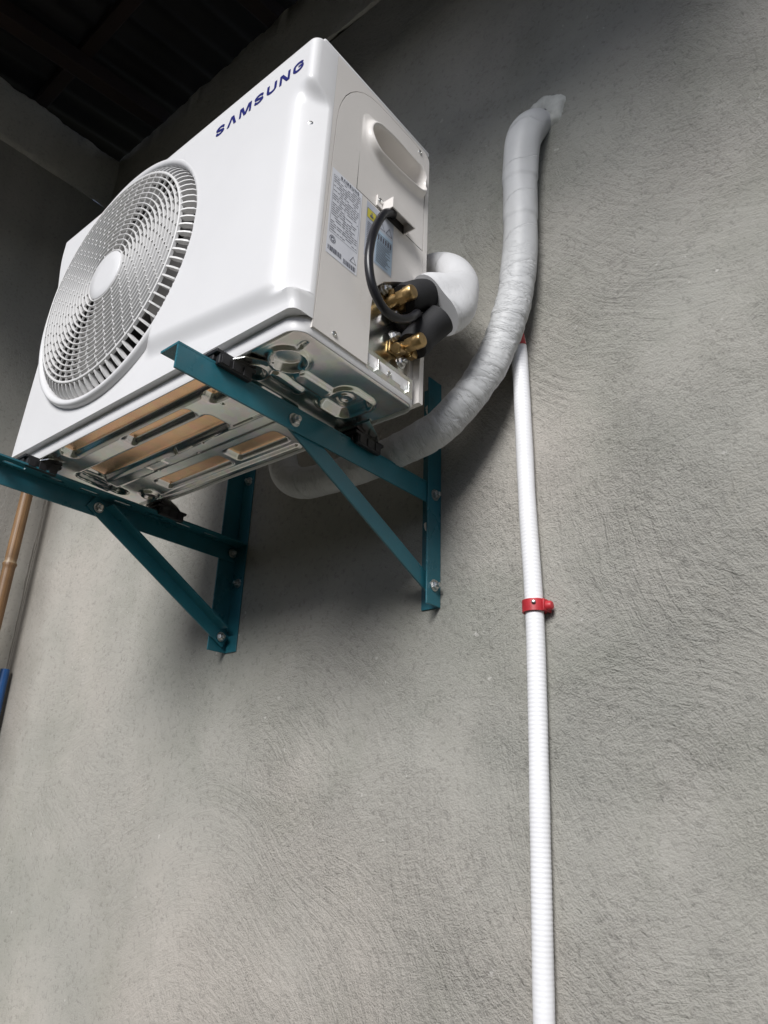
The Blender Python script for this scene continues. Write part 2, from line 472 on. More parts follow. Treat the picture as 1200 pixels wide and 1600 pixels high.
def ground_mat():
    m, t, b = mat('damp_soil', (0.33, 0.2, 0.12), 0.9)
    co = N(t, 'ShaderNodeTexCoord')
    n1 = N(t, 'ShaderNodeTexNoise', Scale=0.8, Detail=8.0); n2 = N(t, 'ShaderNodeTexNoise', Scale=60.0, Detail=4.0)
    for n in (n1, n2): t.links.new(co.outputs['Object'], n.inputs['Vector'])
    c = ramp(t, n1.outputs['Fac'], [(0.35, (0.035, 0.042, 0.022)), (0.5, (0.055, 0.056, 0.035)), (0.7, (0.085, 0.075, 0.055))])
    t.links.new(c, b.inputs['Base Color'])
    bp = N(t, 'ShaderNodeBump', Strength=0.6, Distance=0.02); t.links.new(n2.outputs['Fac'], bp.inputs['Height']); t.links.new(bp.outputs[0], b.inputs['Normal'])
    return m
M_ground = ground_mat()

# ------------------------------------------------------------------ setting
YW = 0.5216          # face of the rear wall
XL = -1.03           # face of the side wall
ZG = -2.2            # ground
ZT = 1.93            # top of the walls
ROOF_EDGE = -0.72
ROOF_END = 2.0

bm = bmesh.new()
add_box(bm, (-250, -250, ZG - 0.3), (250, 250, ZG))
tag(obj('ground', bm, M_ground), kind='structure')

bm = bmesh.new()
add_box(bm, (-14, -7.6, ZG), (16, -7.35, 0.85), 0.02)
add_box(bm, (9.0, -7.34, ZG), (9.25, 6, 0.85), 0.02)
M_blocker = vary(*mat('blocker_dark_green', (0.07, 0.075, 0.05), 0.9), amt=0.5, scale=1.5)  # dark green picked for a dim, greenish bounce
tag(obj('sky_blocker_wall', bm, M_blocker), kind='structure')  # unseen wall, added to cut the low sky light

wall = empty('plastered_wall', (1.5, YW + 0.1, ZG), 'rough grey cement plastered wall carrying the air conditioner, pipes and brackets', 'wall')
def wl(p): return (p[0] - 1.5, p[1] - YW - 0.1, p[2] - ZG)
bm = bmesh.new()
add_box(bm, wl((XL - 0.2, YW, ZG)), wl((5.5, YW + 0.2, 1.58)))
obj('wall_body', bm, M_plaster, wall)
# rough cast ring beam, a little proud of the plaster, ragged upper and lower arris
def ring_beam(name, parent, length, h, proud, thick, mat_, to3):
    bm = bmesh.new()
    n = int(length / 0.02)
    prof = [(0.0, 0.0), (proud * 0.7, 0.004), (proud, 0.02), (proud, h * 0.35), (proud, h * 0.7), (proud, h - 0.012), (proud * 0.5, h), (-thick, h), (-thick, 0.0)]
    rows = []
    for i in range(n + 1):
        s = length * i / n
        row = []
        for k, (o, z) in enumerate(prof):
            w = 0.009 * noise.noise((s * 9, k * 2.3, 0.4)) + 0.006 * noise.noise((s * 31, k * 1.7, 4.1))
            if k in (7, 8): w = 0
            row.append(bm.verts.new(to3(s, o + w * 0.6, z + (w if k not in (0, 8) else w * 0.8))))
        rows.append(row)
    for a, b in zip(rows[:-1], rows[1:]):
        for k in range(len(prof) - 1):
            bm.faces.new((a[k], a[k + 1], b[k + 1], b[k]))
    return obj(name, bm, mat_, parent, shade=50)
ring_beam('ring_beam', wall, 6.5, ZT - 1.58, 0.012, 0.2, M_beam, lambda s, o, z: wl((XL + s, YW - o, 1.58 + z)))

side = empty('side_wall', (XL - 0.1, -0.3, ZG), 'dark side wall meeting the plastered wall at the left corner', 'wall')
def sl(p): return (p[0] - XL + 0.1, p[1] + 0.3, p[2] - ZG)
bm = bmesh.new()
add_box(bm, sl((XL - 0.2, -0.66, ZG)), sl((XL, YW + 0.05, 1.665)))
obj('wall_body', bm, M_plaster2, side)
ring_beam('ring_beam', side, YW + 0.66, ZT - 1.665 - 0.01, 0.014, 0.2, M_beam, lambda s, o, z: sl((XL + o, -0.66 + s, 1.665 + z)))

# uneven mortar fillet run down the inner corner
bm = bmesh.new()
rows = []
nz = 260
for i in range(nz + 1):
    z = ZG + (1.575 - ZG) * i / nz
    w1 = 0.006 + 0.006 * noise.noise((z * 5, 1, 0)) + 0.004 * noise.noise((z * 23, 2, 0))
    w2 = 0.007 + 0.007 * noise.noise((z * 4, 7, 0)) + 0.004 * noise.noise((z * 27, 9, 0))
    w1, w2 = max(0.003, w1), max(0.003, w2)
    rows.append([bm.verts.new(sl(p)) for p in ((XL - 0.004, YW - w1, z), (XL + 0.002, YW - w1, z), (XL + w2 * 0.32, YW - w1 * 0.32, z), (XL + w2, YW - 0.002, z), (XL + w2, YW + 0.004, z))])
for a, b in zip(rows[:-1], rows[1:]):
    for k in range(4): bm.faces.new((a[k], a[k + 1], b[k + 1], b[k]))
obj('corner_fillet', bm, M_plaster, side, shade=70)

roof = empty('roof', (1.5, -0.3, ZT + 0.02), 'dark roof of timber rafters and metal sheet above both walls', 'roof')
def rl(p): return (p[0] - 1.5, p[1] + 0.3, p[2] - ZT - 0.02)
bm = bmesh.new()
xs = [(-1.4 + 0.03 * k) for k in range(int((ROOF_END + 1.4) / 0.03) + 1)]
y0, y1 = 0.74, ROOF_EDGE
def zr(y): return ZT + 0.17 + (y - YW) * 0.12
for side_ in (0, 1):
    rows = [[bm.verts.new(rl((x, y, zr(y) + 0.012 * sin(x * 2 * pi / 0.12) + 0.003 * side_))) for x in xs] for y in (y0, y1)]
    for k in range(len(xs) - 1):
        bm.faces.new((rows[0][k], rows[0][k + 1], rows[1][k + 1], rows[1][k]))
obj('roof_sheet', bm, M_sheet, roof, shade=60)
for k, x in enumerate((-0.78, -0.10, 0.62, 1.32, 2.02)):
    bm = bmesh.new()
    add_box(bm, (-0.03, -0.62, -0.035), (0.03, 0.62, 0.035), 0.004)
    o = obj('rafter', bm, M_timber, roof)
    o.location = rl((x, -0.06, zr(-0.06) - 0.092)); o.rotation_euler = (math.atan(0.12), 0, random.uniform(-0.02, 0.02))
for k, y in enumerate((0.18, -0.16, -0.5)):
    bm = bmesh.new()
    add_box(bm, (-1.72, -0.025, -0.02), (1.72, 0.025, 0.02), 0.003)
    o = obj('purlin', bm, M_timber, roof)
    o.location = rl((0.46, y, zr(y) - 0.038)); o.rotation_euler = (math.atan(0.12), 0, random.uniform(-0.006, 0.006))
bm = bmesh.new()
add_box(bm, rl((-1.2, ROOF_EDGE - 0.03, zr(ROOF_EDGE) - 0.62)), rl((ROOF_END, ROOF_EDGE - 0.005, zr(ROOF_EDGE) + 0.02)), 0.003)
obj('added_shade_board', bm, M_timber, roof)  # deep unseen board, added to shade the upper wall

# ------------------------------------------------------------------ wall brackets
A_ = 0.0413
TH = 0.0035
def hexbolt(r=0.0085, washer=0.011):
    bm = bmesh.new()
    add_lathe(bm, (0, 0, 0), (1, 0, 0), [(0, washer), (0.0016, washer), (0.0018, washer * 0.8)], 20)
    add_lathe(bm, (0.0016, 0, 0), (1, 0, 0), [(0, r), (0.005, r), (0.0062, r * 0.82)], 6, phase=0.3)
    add_lathe(bm, (0.0075, 0, 0), (1, 0, 0), [(0, r * 0.5), (0.005, r * 0.5), (0.0058, r * 0.36)], 12)
    me = bpy.data.meshes.new('hex_bolt')
    bmesh.ops.recalc_face_normals(bm, faces=bm.faces)
    bm.to_mesh(me); bm.free()
    me.materials.append(M_zinc)
    return me
ME_BOLT = hexbolt()
def bolt(parent, loc, axis=(1, 0, 0), spin=0.0, name='bolt', s=1.0):
    o = bpy.data.objects.new(name, ME_BOLT)
    COL.objects.link(o)
    o.parent = parent
    q = Vector((1, 0, 0)).rotation_difference(Vector(axis))
    o.rotation_mode = 'QUATERNION'
    o.rotation_quaternion = q @ Matrix.Rotation(spin, 3, 'X').to_quaternion()
    o.location = loc
    o.scale = (s, s, s)
    return o

def slot_plate(bm, x0, x1, y0, y1, z0, z1, slots):
    """flat horizontal plate with long through slots: y ranges in slots, centred in x"""
    xm, hw = (x0 + x1) / 2, 0.0045
    def loop(a, b):
        return arc(b, xm, hw, -90, 90, 6) + arc(a, xm, hw, 90, 270, 6)
    prism(bm, [(y0, x0), (y1, x0), (y1, x1), (y0, x1)], [loop(a, b) for a, b in slots], (0, 0, 1), z1 - z0, lambda y, x: (x, y, z0))

def bracket(name, label, X, sgn, zb, za, ytip, ztop, group, b_arm, b_post):
    """X: the plane of the web; sgn: direction in which flanges run (-1 = to -x)"""
    root = empty(name, (X, YW, zb), label, 'bracket', group)
    def l(x, y, z): return (x - X, y - YW, z - zb)
    # post: web perpendicular to the wall at X, flange on the wall
    bm = bmesh.new()
    add_box(bm, l(X, YW - (A_ if sgn < 0 else 0.051), zb), l(X + sgn * TH, YW - 0.0005, ztop), 0.0008)
    add_box(bm, l(X + sgn * TH, YW - TH, zb), l(X + sgn * A_, YW - 0.0005, ztop - 0.0006), 0.0008)
    obj('post', bm, M_teal, root)
    xa = X + sgn * (TH + 0.0004)
    bm = bmesh.new()
    yend = YW - 0.006
    add_box(bm, l(xa, ytip, za - A_), l(xa + sgn * TH, yend, za - TH - 0.0002), 0.0008)
    sl_ = [(ytip + 0.03 + 0.075 * k, ytip + 0.065 + 0.075 * k) for k in range(7) if ytip + 0.065 + 0.075 * k < yend - 0.03]
    slot_plate(bm, min(l(xa, 0, 0)[0], l(xa + sgn * A_, 0, 0)[0]), max(l(xa, 0, 0)[0], l(xa + sgn * A_, 0, 0)[0]),
               ytip - YW, yend - YW, za - TH - zb, za - zb, [(a - YW, b - YW) for a, b in sl_])
    obj('arm', bm, M_teal, root)
    # brace: an angle iron from the arm bolt down to the foot of the post, ends cut square
    xb = xa + sgn * (TH + 0.0004)
    pa, pb = Vector((b_arm[0], b_arm[1])), Vector((b_post[0], b_post[1]))
    d = (pb - pa).normalized(); nrm = Vector((d.y, -d.x))       # nrm points outward-down
    if nrm.y > 0: nrm = -nrm
    w = 0.031
    a0 = pa - d * 0.020; b0 = pb + d * 0.018
    def q(p, o, x): 
        c = p + nrm * o
        return l(x, c.x, c.y)
    bm = bmesh.new()
    def slab(o0, o1, x0, x1, cut=0.0):
        vs = [bm.verts.new(q(p, o, x)) for x in (x0, x1) for p, o in ((a0 + d * cut, o0), (b0 - d * cut, o0), (b0 - d * cut, o1), (a0 + d * cut, o1))]
        for f in ((0, 1, 2, 3), (7, 6, 5, 4), (0, 4, 5, 1), (1, 5, 6, 2), (2, 6, 7, 3), (3, 7, 4, 0)):
            bm.faces.new([vs[i] for i in f])
    slab(-w / 2, w / 2, xb, xb + sgn * TH)
    slab(-w / 2, -w / 2 + TH, xb + sgn * (TH + 0.0001), xb + sgn * w, 0.03)
    obj('brace', bm, M_teal, root)
    bx = X + (0.0 if sgn < 0 else sgn * (3 * TH + 0.002))
    ax = X + (-(TH + 0.0004) if sgn < 0 else 3 * TH + 0.002)
    bolt(root, l(ax, *b_arm), spin=0.4)
    bolt(root, l(bx, *b_post), spin=0.9)
    bolt(root, l(bx, YW - A_ * 0.5, za - A_ * 0.55), spin=0.2)
    for z in (zb + 0.16, ztop - 0.05):
        bolt(root, l(X + sgn * A_ * 0.58, YW - TH, z), (0, -1, 0), spin=0.5, name='wall_anchor')
    return root

# web planes, arm heights and bolt places measured from the photograph
bracket('wall_bracket', 'teal steel wall bracket under the valve end of the unit, fully lit', 0.6572, -1, -0.2603, -0.0261, -0.073, 0.20,
        'teal wall brackets under the unit', (0.143, -0.050), (YW - 0.021, -0.224))
bracket('wall_bracket', 'teal steel wall bracket under the fan end, mostly in shadow', 0.0585, 1, -0.2791, -0.0259, -0.073, 0.19,
        'teal wall brackets under the unit', (0.157, -0.050), (YW - 0.026, -0.247))

# ------------------------------------------------------------------ outdoor unit
W, D, H = 0.79, 0.285, 0.535
UC = (0.395, 0.1425, 0.0)
unit = empty('outdoor_unit', UC, 'white outdoor air conditioner with a round fan grille, standing on two teal brackets', 'air conditioner')
u = Vector((-0.012, 0.0042, 0.0082))
unit.rotation_euler = Matrix.Rotation(u.length, 3, u.normalized()).to_euler()
def U(x, y, z): return (x - UC[0], y - UC[1], z - UC[2])

GX, GZ, GR = 0.283, 0.300, 0.245
YB, YL, YF = -0.014, -0.001, 0.015       # raised face, lower band, pan flange
ZP = 0.014                               # bottom of the front panel
def front_y(x, z):
    zc = 0.095 + (x - 0.46) / 0.29 * (0.060 - 0.095)
    mz = smooth(z, zc - 0.034, zc + 0.004)
    mx = max(smooth(x, 0.428, 0.462), smooth(z, 0.36, 0.50))
    y = mix(YL, YB, mz * mx)
    # cut corner beside the raised face, between the corner block and the foot of the panel
    c = smooth(z, 0.043, 0.055) * (1 - smooth(z, 0.405, 0.447))
    e = x - 0.757
    k = 0.006
    y += c * (1.25 * (k * math.log(1 + exp(min(50, e / k)))))
    # soft pressed step round the grille
    r = sqrt((x - GX) ** 2 + (z - GZ) ** 2)
    # rounded left, right and top edges
    def rnd(t, rr): 
        return 0 if t >= rr else rr - sqrt(max(0, rr * rr - (rr - t) ** 2))
    y += rnd(x, 0.012) + rnd(H - z, 0.009) + rnd(W - x, 0.014) * (1 - c)
    return min(y, 0.034)
bm = bmesh.new()
xs = spaced((0, 0.012, 8), (0.012, 0.42, 80), (0.42, 0.47, 20), (0.47, 0.735, 44), (0.735, W, 36)) + [W]
zs = spaced((ZP, 0.13, 44), (0.13, 0.425, 60), (0.425, 0.45, 14), (0.45, H - 0.01, 26), (H - 0.01, H, 8))
nx = len(xs)
G = {}
for j, z in enumerate(zs):
    for i, x in enumerate(xs):
        y = front_y(x, z) if i < nx - 1 else 0.0352
        e = max(0.0, 1 - x / 0.03)
        G[i, j] = bm.verts.new(U(x + e * mix(-0.012, 0.026, z / H), y, z))
for j in range(len(zs) - 1):
    for i in range(nx - 1):
        xc, zc_ = (xs[i] + xs[i + 1]) / 2, (zs[j] + zs[j + 1]) / 2
        if (xc - GX) ** 2 + (zc_ - GZ) ** 2 < (GR + 0.0045) ** 2: continue
        bm.faces.new((G[i, j], G[i + 1, j], G[i + 1, j + 1], G[i, j + 1]))
# folded lower edge
lo = [bm.verts.new(U(xs[i], 0.0352 if i == nx - 1 else min(0.034, front_y(xs[i], ZP) + 0.020), ZP + 0.0005)) for i in range(nx)]
for i in range(nx - 1): bm.faces.new((G[i, 0], lo[i], lo[i + 1], G[i + 1, 0]))
# left return and top return
lf = [bm.verts.new(U(mix(-0.012, 0.026, z / H), 0.03, z)) for z in zs]
for j in range(len(zs) - 1): bm.faces.new((G[0, j], G[0, j + 1], lf[j + 1], lf[j]))
front = obj('front_panel', bm, M_white, unit, shade=42)

# lid, left and rear panels
bm = bmesh.new()
add_box(bm, U(0.027, 0.004, H - 0.001), U(W - 0.001, D + 0.002, H + 0.010), 0.004)
obj('top_cover', bm, M_white, unit, shade=40)
bm = bmesh.new()
add_box(bm, U(0.0265, 0.0302, 0.0), U(0.030, D, H - 0.0012))
add_box(bm, U(0.0302, D - 0.02, 0.0), U(0.776, D - 0.001, H - 0.0014))
obj('rear_casing', bm, M_ivory, unit)
bm = bmesh.new()
add_box(bm, U(0.545, 0.04, 0.008), U(0.715, D - 0.022, H - 0.01))
obj('inner_casing', bm, M_darkin, unit)

# right end: outer frame, service cover, handle cover
def toX(y, z): return U(W, y, z)
def rr(y0, y1, z0, z1, r):
    return arc(y1 - r, z0 + r, r, -90, 0, 5) + arc(y1 - r, z1 - r, r, 0, 90, 5) + arc(y0 + r, z1 - r, r, 90, 180, 5) + arc(y0 + r, z0 + r, r, 180, 270, 5)
cover = [(0.150, 0.003), (0.1505, 0.108), (0.153, 0.132), (0.162, 0.154), (0.177, 0.172), (0.208, 0.193), (0.241, 0.213), (0.2735, 0.219), (0.2735, 0.48)] + \
        arc(0.2535, 0.505, 0.020, 0, 90, 5) + [(0.23, 0.527), (0.16, 0.526)] + \
        [(0.135, 0.5245), (0.118, 0.521), (0.10, 0.513), (0.084, 0.500), (0.071, 0.485), (0.060, 0.466), (0.053, 0.447), (0.048, 0.427), (0.0455, 0.40)] + [(0.037, 0.003)]
def grow(poly, d):
    P = [Vector(p) for p in poly]; n = len(P); out = []
    area = sum(P[i].x * P[(i + 1) % n].y - P[(i + 1) % n].x * P[i].y for i in range(n))
    s = 1 if area > 0 else -1
    for i in range(n):
        a = (P[i] - P[i - 1]).normalized(); b = (P[(i + 1) % n] - P[i]).normalized()
        na, nb = Vector((a.y, -a.x)) * s, Vector((b.y, -b.x)) * s
        v = na + nb
        v = v / max(0.35, (v.length_squared / 2))
        out.append(tuple(P[i] + v * d))
    return out
hole = [(0.1005, 0.3025), (0.2725, 0.3025), (0.2725, 0.483), (0.145, 0.4815), (0.130, 0.480), (0.116, 0.4755), (0.1075, 0.468), (0.103, 0.4585)]
bm = bmesh.new()
prism(bm, cover, [grow(hole, 0.0009)], (-1, 0, 0), 0.016, toX)
svc = obj('service_cover', bm, M_ivory, unit)
bm = bmesh.new()
outl = [(0.0356, 0.001), (0.0356, H - 0.0015)] + arc(D - 0.018, H - 0.0195, 0.018, 90, 0, 6) + [(D, 0.001), (0.2755, 0.001)]
g = grow(cover, 0.0011)
# frame runs round the cover as one strip: left, top, rear
strip = [(0.0356, 0.001), (0.0360, 0.001)] + [(max(0.0362, y), z) for y, z in g[::-1] if z > 0.16][:0]
left = [p for p in g[::-1]]
# order of g: bottom right of cover, cut-out, rear side, top, front side; walk it backwards from the front foot
start = g[-1]
walk = [g[-1]] + g[-2:6:-1]
bm_pts = [(0.0356, 0.001)] + [(start[0] if start[0] > 0.0358 else 0.0358, 0.001)] + walk[1:] + [(0.2746, 0.001), (D, 0.001), (D, H - 0.0195)] + arc(D - 0.018, H - 0.0195, 0.018, 0, 90, 6)[1:] + [(0.0356, H - 0.0015)]
prism(bm, bm_pts, [], (-1, 0, 0), 0.014, toX)
obj('side_frame', bm, M_ivory, unit)
# handle cover with a scooped, lipped grip
def cap_sd(y, z):
    ay, az, by, bz = 0.149, 0.4405, 0.239, 0.447
    t = max(0, min(1, ((y - ay) * (by - ay) + (z - az) * (bz - az)) / ((by - ay) ** 2 + (bz - az) ** 2)))
    return sqrt((y - ay - t * (by - ay)) ** 2 + (z - az - t * (bz - az)) ** 2) - (0.0285 + 0.002 * sin(t * pi))
def grip_x(y, z):
    s = cap_sd(y, z)
    x = 0.0075 * exp(-((s - 0.0035) / 0.0058) ** 2) * (1.0 + 0.35 * smooth(0.445 - z, 0.0, 0.03))
    x += 0.003 * (1 - smooth(s, 0.0, 0.03))
    x -= 0.066 * (1 - smooth(s, -0.0105, 0.0))
    e = min(y - 0.101, 0.2722 - y, z - 0.303, 0.4815 - z)
    return W + x * smooth(e, 0.0, 0.006)
bm = bmesh.new()
ys = spaced((0.101, 0.2722, 150)); zs2 = spaced((0.303, 0.395, 24), (0.395, 0.4815, 110))
def keep_h(y, z):
    c = (y - 0.126) ** 2 + (z - 0.4565) ** 2
    return not (y < 0.126 and z > 0.4565 and c > 0.0249 ** 2)
grid_surface(bm, ys, zs2, lambda y, z: U(grip_x(y, z), y, z), keep_h)
handle = obj('handle_cover', bm, M_ivory, unit, shade=60)
# cable hood under the handle cover
bm = bmesh.new()
hx0, hx1 = W + 0.0004, W + 0.022
def hood_box(a, b, bev=0.0008): add_box(bm, U(*a), U(*b), bev)
hood_box((hx0, 0.160, 0.2985), (hx1, 0.1628, 0.320)); hood_box((hx0, 0.2182, 0.2985), (hx1, 0.221, 0.320))
hood_box((hx1 + 0.0002, 0.160, 0.2985), (hx1 + 0.0026, 0.221, 0.320)); hood_box((hx0, 0.1630, 0.3168), (hx1, 0.2180, 0.320))
hood_box((hx0, 0.146, 0.3040), (hx0 + 0.003, 0.1598, 0.326))
obj('cable_hood', bm, M_ivory, unit)
bm = bmesh.new()
add_box(bm, U(W + 0.0003, 0.1630, 0.2985), U(W + 0.0009, 0.2180, 0.3165))
obj('cable_opening', bm, M_darkin, unit)

# screws of the casing
bm = bmesh.new()
add_lathe(bm, (0, 0, 0), (1, 0, 0), [(0, 0.0048), (0.0012, 0.0046), (0.002, 0.0036), (0.0021, 0.0018), (0.0008, 0.0012)], 14)
scr = obj('screw', bm, M_zinc, unit, shade=40)
scr.location = U(W, 0.078, 0.014)
share(scr, unit, U(W, 0.256, 0.519)); share(scr, unit, U(W + 0.0035, 0.153, 0.317))
share(scr, unit, U(0.772, 0.008, 0.368), (0, 0, radians(-40)))
for x in (0.255, 0.70): share(scr, unit, U(x, YF - 0.0002, 0.010), (0, 0, radians(-90)))

# fan grille
grille = obj('fan_grille', (lambda b: (add_lathe(b, U(GX, 0, GZ), (0, -1, 0), [(-0.004, GR - 0.0035), (0.008, GR - 0.0025), (0.0115, GR - 0.0005), (0.0138, GR + 0.0030), (0.0143, GR + 0.0065), (0.0136, GR + 0.0090), (0.010, GR + 0.0115), (0.003, GR + 0.013), (-0.004, GR + 0.0135)], 144, caps=False), b)[1])(bmesh.new()), M_white, unit, shade=60)
def face_y(r): return -0.0265 - 0.003 * (1 - (r / 0.216) ** 2)
NR = 15
R_IN, R_OUT = 0.053, 0.216
def ring_mesh(r, w, depth):
    bm = bmesh.new()
    y = face_y(r)
    n = 120
    prof = [(y + depth, r - w * 0.5), (y + 0.0008, r - w * 0.5), (y, r - w * 0.25), (y, r + w * 0.25), (y + 0.0008, r + w * 0.5), (y + depth, r + w * 0.5)]
    rings = [[bm.verts.new(U(GX + rad * cos(2 * pi * k / n), yy, GZ + rad * sin(2 * pi * k / n))) for k in range(n)] for yy, rad in prof]
    for a, b in zip(rings, rings[1:] + rings[:1]):
        for k in range(n): bm.faces.new((a[k], a[(k + 1) % n], b[(k + 1) % n], b[k]))
    return bm
for k in range(NR + 1):
    r = R_IN + (R_OUT - R_IN) * k / NR
    obj('grille_ring', ring_mesh(r, 0.0025 if k < NR else 0.0044, 0.0065), M_grille, grille, shade=40)
bm = bmesh.new()
for k in range(NR):
    r0 = R_IN + (R_OUT - R_IN) * k / NR; r1 = R_IN + (R_OUT - R_IN) * (k + 1) / NR
    n = int(2 * pi * (r0 + r1) / 2 / 0.027)
    for j in range(n):
        th = 2 * pi * (j + (0.5 if k % 2 else 0.0)) / n + 0.03
        ca, sa = cos(th), sin(th)
        ya = face_y((r0 + r1) / 2) + 0.0012
        vs = []
        for yy in (ya, ya + 0.0038):
            for rr_, s in ((r0 + 0.0008, -1), (r1 - 0.0008, -1), (r1 - 0.0008, 1), (r0 + 0.0008, 1)):
                o = s * 0.0008
                vs.append(bm.verts.new(U(GX + rr_ * ca - o * sa, yy, GZ + rr_ * sa + o * ca)))
        for f in ((0, 1, 2, 3), (7, 6, 5, 4), (0, 4, 5, 1), (2, 6, 7, 3)):
            bm.faces.new([vs[i] for i in f])
tag(obj('grille_bridge', bm, M_grille, grille), kind='stuff')
# radial fins down the flank
bm = bmesh.new()
pts = [(-0.0245, 0.2165), (-0.0238, 0.2215), (-0.019, 0.230), (-0.012, 0.2375), (-0.003, 0.2415), (0.010, 0.2415), (0.010, 0.234), (-0.004, 0.2305), (-0.0140, 0.2180)]
fr = [[bm.verts.new((r_, y_, s * 0.0016)) for y_, r_ in pts] for s in (-1, 1)]
bm.faces.new(fr[0]); bm.faces.new(fr[1][::-1])
for i in range(len(pts)): bm.faces.new((fr[0][i], fr[1][i], fr[1][(i + 1) % len(pts)], fr[0][(i + 1) % len(pts)]))
NF = 84
fin = obj('grille_fin', bm, M_grille, grille)
for k in range(NF):
    o = fin if k == 0 else share(fin, grille)
    o.location = U(GX, 0, GZ); o.rotation_euler = (0, -2 * pi * k / NF, 0)
bm = bmesh.new()
add_lathe(bm, U(GX, face_y(0.05) + 0.010, GZ), (0, -1, 0), [(0, 0.050), (0.0095, 0.0500), (0.0108, 0.0488), (0.0118, 0.03), (0.012, 0.012)], 72)
obj('hub_cap', bm, M_white, grille, shade=50)
# fan behind the grille
bm = bmesh.new()
add_lathe(bm, U(GX, 0.11, GZ), (0, -1, 0), [(0, 0.060), (0.06, 0.060), (0.075, 0.045)], 40)
fan = obj('fan', bm, M_blade, unit, shade=40)
bm = bmesh.new()
NB = 14
top, bot = [], []
for i in range(NB + 1):
    r = 0.055 + 0.165 * i / NB
    row = []
    for j in range(9):
        a = radians(-38 + 76 * j / 8) * (0.8 + 0.5 * i / NB) * 0.8
        row.append((r * cos(a), 0.045 - 0.028 * (j / 8) + 0.012 * sin(pi * j / 8), r * sin(a)))
    top.append([bm.verts.new(p) for p in row]); bot.append([bm.verts.new((p[0], p[1] + 0.003, p[2])) for p in row])
for i in range(NB):
    for j in range(8):
        bm.faces.new((top[i][j], top[i + 1][j], top[i + 1][j + 1], top[i][j + 1]))
        bm.faces.new((bot[i][j], bot[i][j + 1], bot[i + 1][j + 1], bot[i + 1][j]))
for i in range(NB):
    bm.faces.new((top[i][0], bot[i][0], bot[i + 1][0], top[i + 1][0])); bm.faces.new((top[i][8], top[i + 1][8], bot[i + 1][8], bot[i][8]))
for j in range(8): bm.faces.new((top[NB][j], bot[NB][j], bot[NB][j + 1], top[NB][j + 1]))
bl = obj('fan_blade', bm, M_blade, fan, shade=60)
for k in range(3):
    o = bl if k == 0 else share(bl, fan)
    o.location = U(GX, 0.0, GZ); o.rotation_euler = (0, radians(25 + 120 * k), 0)
bm = bmesh.new()
add_lathe(bm, U(GX, 0.22, GZ), (0, -1, 0), [(0, 0.236), (0.214, 0.236)], 72, caps=False)
add_lathe(bm, U(GX, 0.2202, GZ), (0, -1, 0), [(0, 0.24), (0.0001, 0.001)], 72, caps=False)
obj('fan_shroud', bm, M_darkin, unit, shade=60)

